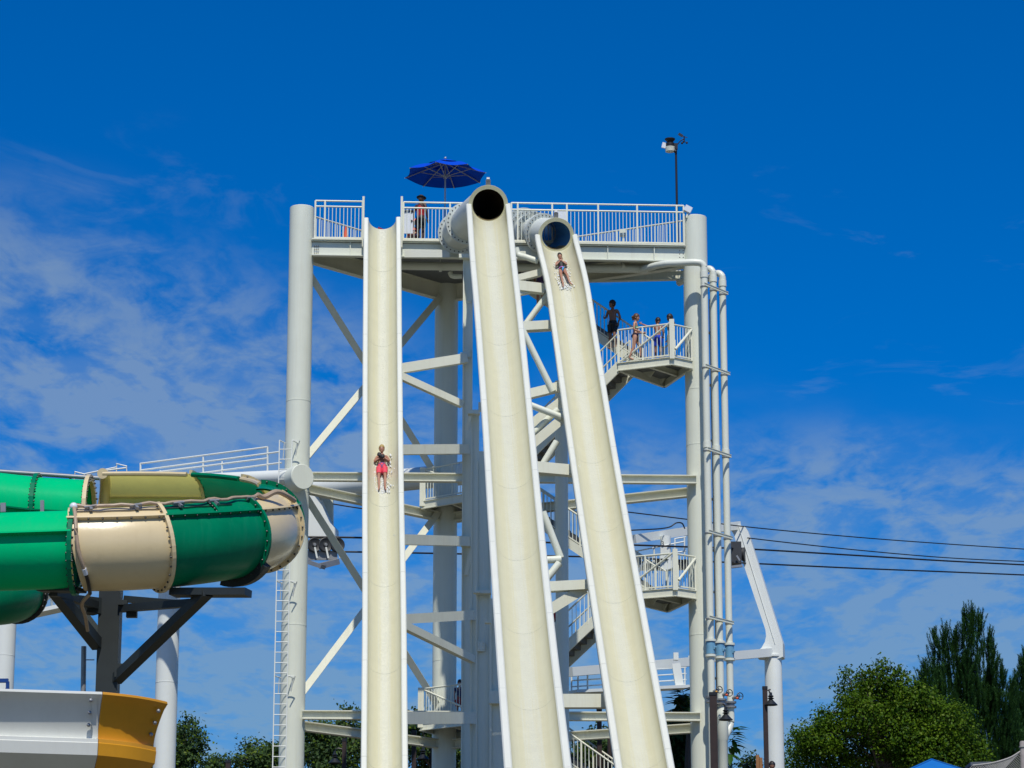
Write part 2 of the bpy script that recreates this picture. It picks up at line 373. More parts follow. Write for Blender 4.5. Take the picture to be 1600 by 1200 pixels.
def railing(parent, pts, hts=(1.41, 1.2), base=.06, posts=None, bal=True, r=.032, spacing=.125, name='railing', post_h=None, single=True, pw=.06):
    """rails and posts along a floor line; every baluster is a child of its own"""
    m = MB(); pts = [V(p) for p in pts]; up = V((0,0,1))
    for a, b in zip(pts, pts[1:]):
        for h in hts: m.tube([a + up*h, b + up*h], r, 8)
        m.bar(a + up*base, b + up*base, .03, .05)
    for a in pts: m.bar(a - up*.05, a + up*(post_h or max(hts)), pw, pw, (0,1,0))
    for t_seg in (posts or []):
        i, t = t_seg; a = pts[i].lerp(pts[i+1], t); m.bar(a - up*.05, a + up*(post_h or max(hts)), pw, pw, (0,1,0))
    mb2 = MB()
    o = m.build(name, 'beam', parent)
    if bal:
        for a, b in zip(pts, pts[1:]):
            d = b - a; ln = sqrt(d.x*d.x + d.y*d.y); n = max(1, int(ln/spacing))
            for k in range(1, n):
                p = a + d*(k/n) + up*base
                if single: place('baluster', UNIT_BAL, o, p, None, (1, 1, min(hts) - base))
                else: mb2.bar(p, p + up*(min(hts) - base), .022, .022, (0,1,0))
        if mb2.v: b2 = mb2.build('baluster_row', 'white', o); b2['kind'] = 'stuff'
    return o

# ---------------------------------------------------------------- ground
g = MB(); ys = [-300, -60, 0, 30] + list(range(48, 93, 3)) + [100, 120, 150, 200, 300, 600, 1500, 4500]
xs = [-3500, -900, -300, -120, -60, -30, -15, 0, 15, 30, 60, 120, 300, 900, 3500]
for y in ys:
    for x in xs: g.v.append(V((x, y, tz(y))))
nx = len(xs)
for i in range(len(ys)-1):
    for j in range(nx-1): g.face((i*nx+j, i*nx+j+1, (i+1)*nx+j+1, (i+1)*nx+j), True)
setp(g.build('ground', 'ground'), kind='structure')

# ---------------------------------------------------------------- slide tower
ZD = Zat(377, 97)                                    # deck floor
CL = V((Xat(471, 97, ZD), 97.0, 0)); CR = V((Xat(1086, 97.75, ZD), 97.75, 0))
CB = V((Xat(697, 102.3, ZD-4), 102.3, 0)); RC = .435
up = V((0,0,1))
tower = thing('slide_tower', (0, 98, tz(98)), 'tall white steel waterslide tower with a railed deck on three round columns', 'slide tower')
def column(c, ztop, seams):
    m = MB(); z0 = tz(c.y) - .4; prof = [(RC, z0)]
    for z in sorted(seams): prof += [(RC, z-.08), (RC, z-.022), (RC+.006, z-.02), (RC+.006, z+.02), (RC, z+.022), (RC, z+.08)]
    prof += [(RC, ztop-.02), (RC-.02, ztop)]
    m.lathe((c.x, c.y, 0), prof, 40); return m.build('column', 'white', tower)
ztop = Zat(319, 97 - RC)
column(CL, ztop, [Zat(628, 97), Zat(770, 97), Zat(978, 97)])
column(CR, Zat(334, 97.3), [Zat(602, 97), Zat(689, 97), Zat(988, 97)])
column(CB, ZD - .04, [Zat(700, 101.8), Zat(1030, 101.8)])
def edge(a, b, t): return a.lerp(b, t)
d_ = [(CL, CR), (CR, CB), (CB, CL)]
# deck plate and joists
deck = MB()
f0, f1 = CL + V((.1,-.25,0)), CR + V((-.1,-.25,0)); r1, l1 = CR + V((.05,.5,0)), CL + V((-.05,.5,0))
deck.prism([(f0.x, f0.y), (f1.x, f1.y), (r1.x, r1.y), (CB.x+.8, CB.y+.75), (CB.x-.5, CB.y+.75), (l1.x, l1.y)], ZD-.10, ZD-.03)
deck.build('deck_plate', 'grate', tower)
ed = MB(); e0, e1 = CL + V((RC*.9,-.32,0)), CR + V((-RC*.9,-.32,0))
ed.bar(e0 + up*(ZD-.015), e1 + up*(ZD-.015), .12, .05)
ed.build('deck_edge', 'beam', tower)
bm = MB(); bm.ibeam(e0 + up*(ZD-.33) + V((0,.12,0)), e1 + up*(ZD-.33) + V((0,.12,0)), .56, .24)
bm.build('front_beam', 'white', tower)
for k, px in enumerate((548, 950, 1023)):
    x = Xat(px, 97.1, ZD-.3); yy = 97 + .75*(x - CL.x)/(CR.x - CL.x) - .27
    MB().box((x, yy+.03, ZD-.33), (.03, .1, .49)).build('stiffener', 'white', tower)
x0, x1, x2 = Xat(632, 96.6, ZD-.4), Xat(697, 96.6, ZD-.4), Xat(703, 96.6, ZD-.4)
pl = MB(); za, zb = Zat(391, 96.6), Zat(402.5, 96.6)
pz = [(x0, za), (x1, za), (x2, Zat(395, 96.6)), (x2, zb), (x0, zb)]
b = len(pl.v); pl.v += [V((x, 96.56, z)) for x, z in pz] + [V((x, 96.66, z)) for x, z in pz]
pl.face(range(5)); pl.face([9,8,7,6,5])
for i in range(5): k = (i+1) % 5; pl.face((i, i+5, k+5, k))
pl.build('fascia_plate', 'rim', tower)
for c, px in ((CL, 494.5), (CR, 1066)):
    m = MB()
    for i in (-.09, .0 if c is CL else .09, .09):
        for j in range(3): m.ball((Xat(px, 96.8, ZD-.3) + i*.7, 96.76 if c is CL else 97.3, ZD-.25-.13*j), .022, 6)
    bb = m.build('bolts', 'bolt', tower); bb['kind'] = 'stuff'
for (a, b_) in ((CB, CL), (CB, CR)):
    dn = (b_ - a).normalized()
    MB().ibeam(a + dn*(RC*.9) + up*(ZD-.40), b_ - dn*(RC*.9) + up*(ZD-.40), .62, .26).build('deck_beam', 'beam', tower)
for t in (.22, .42, .62, .8):
    a = CL.lerp(CR, t); q = CB.lerp(CL if t < .42 else CR, .55 if t in (.22, .62) else .12)
    if t > .7: q = CB.lerp(CR, .72)
    MB().ibeam(a + up*(ZD-.27) + V((0,.1,0)), q + up*(ZD-.27), .34, .16).build('joist', 'beam', tower)
# rear chord just behind the front one on the right side
MB().ibeam(V((Xat(905, 99.6, ZD-.6), 99.7, Zat(431.5, 99.5))), V((CR.x - .2, 99.1, Zat(431.5, 99.2))), .34, .2).build('joist', 'beam', tower)
# pipe under the deck
m = MB(); yp = 98.2
m.tube([V((Xat(625, yp, 31), yp, Zat(415, yp))), V((Xat(905, yp, 31), yp, Zat(419.5, yp))), V((Xat(1012, yp, 31), yp, Zat(420, yp)))], .155, 16)
for px in (688, 974):
    x = Xat(px, yp, 31); z = Zat(417, yp)
    m.lathe((x, yp, z), [(.165,-.05),(.185,-.05),(.185,.05),(.165,.05)], 16, (V((0,1,0)), V((0,0,1)), V((1,0,0))), caps=False)
    m.bar((x, yp, z), (x, yp, ZD-.1), .03, .03)
m.build('deck_drain_pipe', 'pvc', tower)
m = MB(); m.tube(catmull([(Xat(722, 98.6, 31), 98.6, Zat(432, 98.6)), (Xat(706, 98.6, 31), 98.6, Zat(431, 98.6)), (Xat(703, 98.6, 31), 98.6, Zat(425, 98.6))], 6), .09, 12)
m.build('drain_elbow', 'pvc', tower)
# railings on the deck
fy = lambda px: 97 - .30 + .75*(Xat(px, 97, ZD) - CL.x)/(CR.x - CL.x)
def dk(px): return V((Xat(px, fy(px), ZD), fy(px), ZD))
railing(tower, [dk(492), dk(507), dk(566)], (1.43, 1.22), post_h=1.43)
railing(tower, [dk(630), dk(703), dk(742)], (1.43, 1.22), post_h=1.43)
railing(tower, [dk(799), dk(809), dk(863), dk(886), dk(935), dk(996), dk(1058), dk(1069)], (1.47, 1.22), post_h=1.47)
rr = lambda t: CR.lerp(CB, t) + V((.25, .45, 0)) + up*ZD
railing(tower, [rr(.02), rr(.33), rr(.66), rr(.97)], (1.25,), post_h=1.25)
ll = lambda t: CL.lerp(CB, t) + V((-.2, .4, 0)) + up*ZD
railing(tower, [ll(.04), ll(.5), ll(.95)], (1.25,), post_h=1.25)
for px in (567.5, 627.5):
    p = dk(px); MB().bar(p + up*-.3 + V((0,-.1,0)), p + up*Zat(309, p.y) - up*ZD + V((0,-.1,0)), .075, .14, (0,1,0)).build('entry_post', 'beam', tower)
p = dk(809); MB().bar(p + V((.02,.5,-.0)), p + V((.02,.5,.85)), .1, .07, (0,1,0)).build('gate_post', 'yelpaint', tower)
# horizontal girders at two levels + X braces in the left rear face
for yl in (745.5, 1117.5):
    z = Zat(yl, 96.8); z2 = z - .12
    dn = (CR - CL).normalized(); a = CL + dn*RC*.85 + V((0,-.28,0)); b_ = CR - dn*RC*.3 + V((0,-.50,0))
    MB().ibeam(a + up*z, b_ + up*z, .30, .28, tf=.035).build('girder', 'beam', tower)
    for c in (CL, CR):
        dn = (CB - c).normalized()
        MB().ibeam(c + dn*RC*.9 + up*(z2 - .18), CB - dn*RC*.9 + up*(z2 - .18), .32, .3, tf=.035).build('girder', 'beam', tower)
def brace(a, za, b_, zb, off):
    o = V((-.41, -.9, 0))*off; dn = (b_ - a).normalized()
    MB().ibeam(a + dn*RC*.6 + o + up*za, b_ - dn*RC*.6 + o + up*zb, .22, .24, (0,1,.2), tf=.03).build('brace', 'beam', tower)
def gusset(c, za, dx, dz, side):
    x = c.x + side*RC*.98; m = MB(); p = V((x + side*.18, c.y - .12, za)); m.box(p, (.36, .025, dz)); 
    for i in (-.1, .02, .12):
        for j in (-.3, 0, .3): m.ball(p + V((i, -.02, j*dz)), .02, 6)
    m.build('gusset_plate', 'beam', tower)
for yl in (745.5, 1117.5):
    z = Zat(yl, 96.8)
    for c, s_ in ((CL, 1), (CR, -1)):
        m = MB(); x = c.x + s_*RC*.9 if c is CL else CR.x - RC*.25; yb = c.y - (.44 if c is CL else .66)
        for i in (0, .09):
            for j in (-.07, .07): m.ball((x + s_*(.12 + i), yb + .28, z + j), .022, 6)
        m.box((x + s_*.16, yb + .30, z), (.22, .02, .22)); m.build('end_plate', 'beam', tower)
zl1 = Zat(745, 97); zl2 = Zat(1117, 97)
brace(CL, Zat(418, 97), CB, Zat(752, 101.9), .0)
brace(CL, Zat(725, 97), CB, Zat(464, 101.9), .16)
brace(CL, Zat(765, 97), CB, Zat(1104, 101.9), .0)
brace(CL, Zat(1095, 97), CB, Zat(800, 101.9), .16)

# ---------------------------------------------------------------- stairs zig-zagging between two stacks of landings
eL = V((-.91, .415, 0)).normalized(); nL = V((.415, .91, 0)).normalized()
z_ru, z_rl = Zat(557, 96.6), Zat(918, 96.6); z_lu, z_ll = Zat(781, 101), Zat(1127, 101)
stair = thing('staircase', (1.0, 100.5, tz(100)), 'cream steel staircase zigzagging between railed landings inside the slide tower', 'staircase')
B0 = V((Xat(1050, 96.6, z_ru), 96.6, 0)); A0 = V((Xat(966, 97.45, z_ru), 97.45, 0))
C0 = V((Xat(1081, 97.15, z_ru), 97.15, 0)); D0 = V((Xat(1038, 99.8, z_ru), 99.8, 0)); E0 = A0 + (D0 - A0)*.98
W0 = V((Xat(660, 101.2, z_lu), 101.2, 0)); X0 = V((Xat(745, 99.6, z_lu), 99.6, 0))
Y0 = X0 + nL*2.7; Z0 = W0 + nL*2.7
fl_dir = (X0 + V((.5, -.2, 0)) - A0); fl_dir.z = 0; FLR = fl_dir.length; fl_u = fl_dir.normalized(); fl_n = V((-fl_u.y, fl_u.x, 0))
if fl_n.y < 0: fl_n = -fl_n
TREAD = MB().box((0,0,0), (.29, 1.10, .045)).box((.14,0,-.10), (.012, 1.10, .16)).mesh('tread', 'tread', V((0,0,0)))
def landing(poly, z, rails, gate=None):
    m = MB(); m.prism([(p.x, p.y) for p in poly], z-.045, z)
    o = m.build('landing', 'grate', stair)
    fr = MB(); n = len(poly)
    ctr = sum(poly, V((0,0,0)))/n
    for i in range(n):
        a, b_ = poly[i], poly[(i+1) % n]
        fr.ibeam(a + up*(z-.16), b_ + up*(z-.16), .30, .12, tf=.025, tw=.03)
    fr.build('landing_frame', 'beam', o)
    cb = MB()
    cb.ibeam(poly[0].lerp(poly[1], .5) + up*(z-.15), ctr + (ctr - poly[0].lerp(poly[1], .5)) + up*(z-.15), .2, .1)
    cb.build('cross_beam', 'beam', o)
    return o
for z in (z_ru, z_rl):
    o = landing([A0, B0, C0, D0], z, None)
    r_ = railing(stair, [A0 + up*z, (A0.lerp(B0, .46)) + up*z, B0 + up*z], (1.2,), name='landing_railing')
    railing(stair, [B0 + up*z, C0 + up*z], (1.18,), name='landing_railing')
    railing(stair, [D0 + up*z, C0.lerp(D0, .6) + up*z], (1.18,), name='landing_railing')
    MB().bar(B0 + up*(z-.1) + V((0,-.03,0)), B0 + up*(z + 1.34) + V((0,-.03,0)), .17, .17, (0,1,0)).build('corner_post', 'beam', stair)
    MB().tube([A0 + up*(z+.02) + V((.1,-.08,0)), B0 + up*(z+1.22) + V((-.05,-.08,0))], .038, 8).build('diagonal_stay', 'beam', stair)
    MB().tube([B0 + up*(z+.25) + V((.12,-.05,0)), C0 + up*(z+1.1) + V((0,-.07,0))], .05, 8).build('diagonal_stay', 'beam', stair)
for z in (z_lu, z_ll):
    landing([W0, X0, Y0, Z0], z, None)
    railing(stair, [W0 + up*z, W0.lerp(X0, .55) + up*z, X0 + up*z], (1.18,), name='landing_railing')
    railing(stair, [Z0 + up*z, W0 + up*z], (1.18,), name='landing_railing')
    MB().bar(W0 + up*(z-.2), W0 + up*(z + 1.22), .2, .2, (0,1,0)).build('corner_post', 'beam', stair)
    MB().tube([W0 + up*(z+1.15) + V((.1,-.06,0)), X0 + up*(z+.1) + V((0,-.06,0))], .035, 8).build('diagonal_stay', 'beam', stair)
def flight(lane, z_right, z_left, indiv_near=True, indiv_far=False):
    n0 = .08 + (0 if lane == 0 else 1.38); w = 1.12
    sh = .75 if lane else 0; a = A0 + fl_n*n0 - fl_u*sh; b_ = a + fl_u*(FLR + sh)
    pa, pb = a + up*z_right, b_ + up*z_left
    m = MB()
    for k in (0, w): m.bar(pa + fl_n*k + up*-.14, pb + fl_n*k + up*-.14, .06, .30)
    o = m.build('flight', 'beam', stair)
    nt = 21; q = Matrix((( fl_u.x, fl_n.x, 0), (fl_u.y, fl_n.y, 0), (0, 0, 1))).to_quaternion()
    for i in range(1, nt):
        p = pa.lerp(pb, i/nt) + fl_n*(w/2); place('tread', TREAD, o, p, q)
    s = railing(stair, [pa, pa.lerp(pb, .25), pa.lerp(pb, .5), pa.lerp(pb, .75), pb], (1.12,), base=.1, name='stair_railing', single=indiv_near, spacing=.14)
    s2 = railing(stair, [pa + fl_n*w, pa.lerp(pb, .5) + fl_n*w, pb + fl_n*w], (1.12,), base=.1, name='stair_railing', single=indiv_far, spacing=.14)
    return pa, pb
FL1 = flight(1, z_ru, ZD)
FL2 = flight(0, z_ru, z_lu)
FL3 = flight(1, z_rl, z_lu)
FL4 = flight(0, z_rl, z_ll)
FL5 = flight(1, tz(100)+.1, z_ll)

# ---------------------------------------------------------------- the three speed slides
def slide_frame(a, b_):
    t = (b_ - a).normalized(); r = V((1,0,0)); r = (r - t*r.dot(t)).normalized(); n = r.cross(t).normalized()
    if n.z < 0: n = -n
    return t, r, n
def chute_section(parent, path, w_in, depth, rimw, v0, cap=False):
    """path: list of (point, tangent, right, normal) at rim level. U-shaped trough with walls of real thickness, two box rims"""
    NS = 20; prof_in, prof_out, us = [], [], []
    for i in range(NS+1):
        th = -pi/2 + pi*i/NS; x, y = sin(th), cos(th)**.95
        prof_in.append((x*w_in/2, -y*depth)); prof_out.append((x*(w_in/2+.05), -y*(depth+.05))); us.append(i/NS)
    m = MB(); rs, ro = [], []; vs = []; vv = v0
    for k, (p, t, r, n) in enumerate(path):
        if k: vv += (p - path[k-1][0]).length
        vs.append(vv)
        rs.append([p + r*x + n*y for x, y in prof_in]); ro.append([p + r*x + n*y for x, y in prof_out])
    m.rings(rs, False, False, True, (us, vs))
    m.cur = 1; b = len(m.v); m.rings([list(reversed(q)) for q in ro], False, False, True)
    ni = NS+1
    for (ii, oo) in ((0, b), ((len(path)-1)*ni, b + (len(path)-1)*ni)):     # end faces
        for j in range(NS): m.face((ii+j, ii+j+1, oo+ni-2-j, oo+ni-1-j))
    o = m.build('chute_section', ['chute', 'shell'], parent)
    for sgn in (-1, 1):
        rm = MB(); rings_ = []
        for (p, t, r, n) in path:
            c = p + r*(sgn*(w_in/2 + rimw/2)); h = .05
            q = []
            for x, y in ((-rimw/2, -.12), (-rimw/2, h-.03), (-rimw/2+.03, h), (rimw/2-.03, h), (rimw/2, h-.03), (rimw/2, -.16), (rimw/2-.04, -.16), (rimw/2-.04, -.12)):
                q.append(c + r*(x*sgn) + n*y)
            rings_.append(q if sgn > 0 else list(reversed(q)))
        rm.rings(rings_, True, True, False); rm.build('rim', 'rim', o)
        sk = MB(); rg = []                                        # outer skirt: side wall of the trough
        for (p, t, r, n) in path:
            x0 = sgn*(w_in/2 + rimw - .02)
            rg.append([p + r*x0 + n*-.10, p + r*(x0 - sgn*.06) + n*-(depth*.6), p + r*(x0 - sgn*.12) + n*-(depth*.6), p + r*(x0 - sgn*.05) + n*-.10])
        if sgn < 0: rg = [list(reversed(q)) for q in rg]
        sk.rings(rg, True, True, False); sk.build('side_skirt', 'shell', o)
    return vs[-1]
def pathframes(pts):
    out = []
    for i, p in enumerate(pts):
        t = (pts[min(i+1, len(pts)-1)] - pts[max(i-1, 0)]).normalized()
        r = V((1,0,0)); r = (r - t*r.dot(t)).normalized(); n = r.cross(t).normalized()
        if n.z < 0: n = -n
        out.append((p, t, r, n))
    return out
def build_chute(parent, pts, cuts, w_in, depth, rimw):
    """pts: dense centre line; cuts: indices where sections meet"""
    fr = pathframes(pts); v = 0
    for a, b_ in zip(cuts, cuts[1:]):
        seg = fr[a:b_+1]
        # 6 mm joint
        if a: p, t, r, n = seg[0]; seg[0] = (p + t*.008, t, r, n)
        v = chute_section(parent, seg, w_in, depth, rimw, v)
def dense(pts, n=60):
    return catmull(pts, n)
def line_to_ground(a, b_):
    t = (b_ - a).normalized(); p = b_.copy()
    for _ in range(400):
        if p.z < tz(p.y) + 1.0: break
        p = p + t*.25
    return p

# open slide on the left
s1 = thing('open_body_slide', (-4.2, 88, tz(88)), 'leftmost cream slide, straight and open from the deck down, with a boy riding it', 'waterslide', 'cream speed slides')
def ext_ground(pts):
    t = (pts[-1] - pts[-2]).normalized(); p = pts[-1].copy(); out = list(pts)
    for _ in range(300):
        if p.z < tz(p.y) + .75: break
        p = p + t*.5; t = (t + V((0, -.004, .003))).normalized(); out.append(p.copy())
    return out
def yint(tab, py):
    for (y0, Y0_), (y1, Y1_) in zip(tab, tab[1:]):
        if py <= y1 or y1 == tab[-1][0]: return Y0_ + (Y1_ - Y0_)*(py - y0)/(y1 - y0)
LT = [(597.3, 341, 96.2), (597.4, 400, 95.15), (597.5, 560, 92.0), (598.7, 790, 87.6), (600.3, 930, 84.6), (600.6, 1190, 80.0)]
MT = [(763, 320, 91.2), (764.5, 333, 90.3), (770, 400, 88.2), (777, 470, 86.1), (792, 640, 81.0), (804.5, 800, 76), (821.5, 1000, 69.5), (839.5, 1190, 63.5)]
RTB = [(869, 368, 95.6), (871, 380, 94.9), (885, 437, 93.6), (898, 520, 91.6), (925.5, 700, 86.5), (958, 900, 80), (1006, 1190, 72)]
leftY = lambda py: yint([(q[1], q[2]) for q in LT], py)
midY = lambda py: yint([(q[1], q[2]) for q in MT], py)
rgtY = lambda py: yint([(q[1], q[2]) for q in RTB], py)
T0 = P(*LT[0])
pts = resample(ext_ground(catmull([P(*q) for q in LT], 10)), .45)
cuts = [0] + list(range(5, len(pts)-4, 9)) + [len(pts)-1]
build_chute(s1, pts, cuts, .975, .52, .172)
LEFT_PATH = pts

def tube_run(parent, pts, r, joints, th=.05, mat_='shell', inner='chute', flr=.16, fl=True):
    fr = frames(pts); n = 40
    for a, b_ in zip(joints, joints[1:]):
        m = MB(); ri, ro = [], []
        for p, (t, x, u) in list(zip(pts, fr))[a:b_+1]:
            ri.append([p + (x*cos(2*pi*j/n) + u*sin(2*pi*j/n))*r for j in range(n)])
            ro.append([p + (x*cos(-2*pi*j/n) + u*sin(-2*pi*j/n))*(r+th) for j in range(n)])
        m.rings(list(reversed(ro)), True, False); m.cur = 1; k = len(m.v); m.rings(list(reversed(ri)), True, False)
        m.build('tube_section', [mat_, inner], parent)
    for j in joints if fl is True else fl:
        p = pts[j]; t, x, u = fr[j]
        for e in (-1, 1):
            m = MB(); m.lathe(p + t*(e*.03), [(r, -.024), (r+th+flr, -.024), (r+th+flr, .024), (r, .024), (r, -.024)], n, (x, u, t), smooth=False, caps=False)
            f = m.build('flange', mat_, parent)
            q = MB()
            for k in range(28):
                a = 2*pi*k/28; q.ball(p + t*(e*.06) + (x*cos(a) + u*sin(a))*(r+th+flr*.55), .025, 6)
            qb = q.build('bolts', 'bolt', f); qb['kind'] = 'stuff'

def tube_slide(name, label, tab, w_in, depth, rimw, back, ro_, joints_at, inner, nsec):
    top = P(*tab[0])
    th_ = thing(name, (top.x, 85, tz(85)), label, 'waterslide', 'cream speed slides')
    pts = resample(ext_ground(catmull([P(*q) for q in tab], 12)), .45)
    cuts = list(range(0, len(pts)-4, nsec)) + [len(pts)-1]
    build_chute(th_, pts, cuts, w_in, depth, rimw)
    a = top; t = V((.0, -cos(R(22)), -sin(R(22))))
    tp = catmull([V(q) for q in back] + [a - t*.5, a + t*.03], 10)
    nj = [int(round(f*(len(tp)-1))) for f in joints_at]
    tube_run(th_, tp, ro_, nj, .055, 'shell', inner, fl=nj[:-1])
    fr = frames(tp); p = tp[-1]; tq, x, u = fr[-1]
    m = MB(); m.lathe(p, [(ro_, -.05), (ro_+.13, -.05), (ro_+.13, .05), (ro_, .05), (ro_, -.05)], 48, (x, u, tq), smooth=False, caps=False)
    m.build('mouth_ring', 'chute', th_)
    fl_ = MB(); fl_.rings([[q_ + (x_*sin(R(g_)) - u_*cos(R(g_)))*(ro_ - .012) for g_ in range(-42, 43, 7)] for q_, (t_, x_, u_) in list(zip(tp, fr))[-14:]], False, False)
    fl_.build('tube_floor', 'tanfloor', th_)
    lug = MB(); lug.bar(p + u*(ro_+.05) - tq*.12, p + u*(ro_+.30) - tq*.12, .16, .16, tq); lug.lathe(p + u*(ro_+.30) - tq*.12, [(.02,-.05),(.09,-.05),(.09,.05),(.02,.05)], 12, (u, tq, x))
    lug.build('lifting_lug', 'steel', th_)
    return th_, pts
s2, MID_PATH = tube_slide('enclosed_top_slide', 'middle cream speed slide with a round white tube mouth, widest and nearest of the three', MT,
    1.13, .53, .185, [P(728, 374, 98.6), P(719, 371, 97.7), P(717, 364, 96.5), P(728, 351, 94.9), P(746, 332, 93.0)], .535, [0, .17, .34, .52, 1], 'darkinner', 10)
s3, RIGHT_PATH = tube_slide('enclosed_top_slide', 'right cream slide, leaning rightwards below a bolted white tube, with a girl riding it', RTB,
    1.13, .53, .185, [P(818, 355, 99.3), P(824, 358, 98.6), P(832, 361, 97.9), P(846, 364, 97.0)], .50, [0, .24, .46, .62, 1], 'skyblue_inner', 10)

# ---- columns under the middle slide and the right one
sup = thing('slide_support', (-1.4, 88, tz(88)), 'grey white box columns standing under the middle slide', 'support')
def post(x0, x1, Y, ytop, depth=.5, mat_='white'):
    z = Zat(ytop, Y); a, b_ = Xat(x0, Y, 20), Xat(x1, Y, 20)
    m = MB(); m.box(((a+b_)/2, Y + depth/2, (z + tz(Y) - .3)/2), (b_-a, depth, z - tz(Y) + .3)); return m.build('box_column', mat_, sup)
post(721.5, 737, 93.6, 402, .6)
post(735.5, 748, 90.5, 640, .5)
post(744.5, 767, 86.0, 705, .6)
post(766.5, 788, 77.5, 935, .5)
def cplate(x0, x1, Y, y0, y1, name='bracket'):
    a, b_ = Xat(x0, Y, 25), Xat(x1, Y, 25); z0, z1 = Zat(y0, Y), Zat(y1, Y)
    MB().box(((a+b_)/2, Y, (z0+z1)/2), (b_-a, .25, z0-z1)).build(name, 'white', sup)
cplate(716, 752, 93.5, 398, 404); cplate(731, 750, 90.3, 643, 648); cplate(744, 768, 85.8, 923, 928)
for (x0, y0, Ya, x1, y1, Yb) in ((741, 425, 93.4, 733, 472, 93.4), (735, 650, 90.3, 729, 672, 90.4), (735, 862, 93.4, 728, 899, 93.4)):
    MB().bar(P(x0, y0, Ya), P(x1, y1, Yb), .12, .12, (0,1,0)).build('knee_brace', 'beam', sup)
cplate(721, 737.5, 93.5, 838, 854, 'collar'); cplate(766, 788.5, 77.4, 1080, 1100, 'collar')
for (x0, x1, Y, yy) in ((719, 727, 93.4, 552), (732, 740, 90.2, 644), (741, 750, 85.7, 924), (734, 742, 90.2, 956), (759, 768, 77.2, 971)):
    cplate(x0, x1, Y, yy, yy+3.2, 'cap_plate')
# struts from the column to the left slide
def strut(x0, y0, Y0_, x1, y1, Y1_, h, w=.3, name='strut', parent=None, mat_='beam'):
    return MB().bar(P(x0, y0, Y0_), P(x1, y1, Y1_), w, h).build(name, mat_, parent or sup)

for y0, y1, h in ((577, 560, .32), (703, 702, .32), (843, 846, .32), (968, 961, .30), (1122, 1122, .36)):
    strut(622, y0, leftY(y0)+.75, 728 if y0 < 960 else 738, y1, 93.4 if y0 < 900 else 90.4, h)
for (x0, y0, x1, y1, Yb) in ((622, 586, 722, 632, 93.5), (624, 974, 738, 1030, 90.4)):
    strut(x0, y0, leftY(y0)+.8, x1, y1, Yb, .24, .2)
for (px, Y, y0) in ((722.3, 93.55, 410), (736.5, 90.45, 655), (745.3, 85.95, 720), (765.8, 85.95, 720), (767.5, 77.45, 945)):
    x = Xat(px, Y, 18); z = Zat(y0, Y); MB().box((x, Y, (z + tz(Y))/2), (.045, .06, z - tz(Y))).build('edge_flange', 'beam', sup)
for (px, Y, y0) in ((753, 85.9, 636), (752, 85.9, 1010), (730, 93.5, 552), (776, 77.4, 1088)):
    m = MB(); c = P(px, y0, Y); m.box(c, (.22, .06, .3))
    for i in (-.06, .06):
        for j in (-.1, 0, .1): m.ball(c + V((i, -.035, j)), .018, 6)
    m.build('splice_plate', 'white', sup)
# right: round pole with box and pipe arms to the middle slide
pole = thing('slide_support', (1.7, 93.2, tz(93)), 'single round grey pole with box arms behind the right slide', 'support')
xp = Xat(878, 93.2, 20); m = MB(); m.lathe((xp, 93.2, 0), [(.215, tz(93)-.3), (.215, Zat(596, 93.2))], 24); m.build('pole', 'white', pole)
for (x0, y0, x1, y1, h, w) in ((806, 512, 878, 508, .30, .4), (815, 619, 885, 602, .30, .34), (828, 730, 905, 737, .34, .34), (848, 918, 922, 914, .28, .34), (870, 1096, 950, 1096, .36, .34),
                               (798, 438, 845, 426, .22, .3), (800, 446, 850, 452, .34, .3), (800, 460, 846, 450, .2, .26)):
    Y1 = rgtY(y1) + 1.15; Y0_ = Y1 - (.2 if y0 < 880 else .1)
    strut(x0, y0, Y0_, x1, y1, Y1, h, w, 'box_arm', pole)
for (x0, y0, x1, y1, w) in ((818, 672, 876, 628, .26), (822, 702, 878, 655, .3), (850, 958, 912, 920, .26)):
    Y1 = rgtY(y1) + 1.45; strut(x0, y0, Y1 - .3, x1, y1, Y1, .3, w, 'box_arm', pole)
for (x0, y0, x1, y1) in ((822, 506, 862, 452), (816, 515, 864, 612), (812, 696, 872, 640), (826, 762, 870, 690), (848, 800, 876, 872), (850, 875, 876, 874), (848, 912, 874, 880), (826, 632, 878, 652)):
    Y1 = rgtY(y1) + 1.2
    MB().tube([P(x0, y0, Y1-.1), P(x1, y1, Y1)], .11, 12).build('pipe_arm', 'white', pole)
m = MB(); m.tube(catmull([P(806, 388, 95.4), P(810, 398, 95.4), P(822, 402, 95.3), P(840, 408, 95.2)], 6), .11, 12); m.build('pipe_arm', 'white', pole)

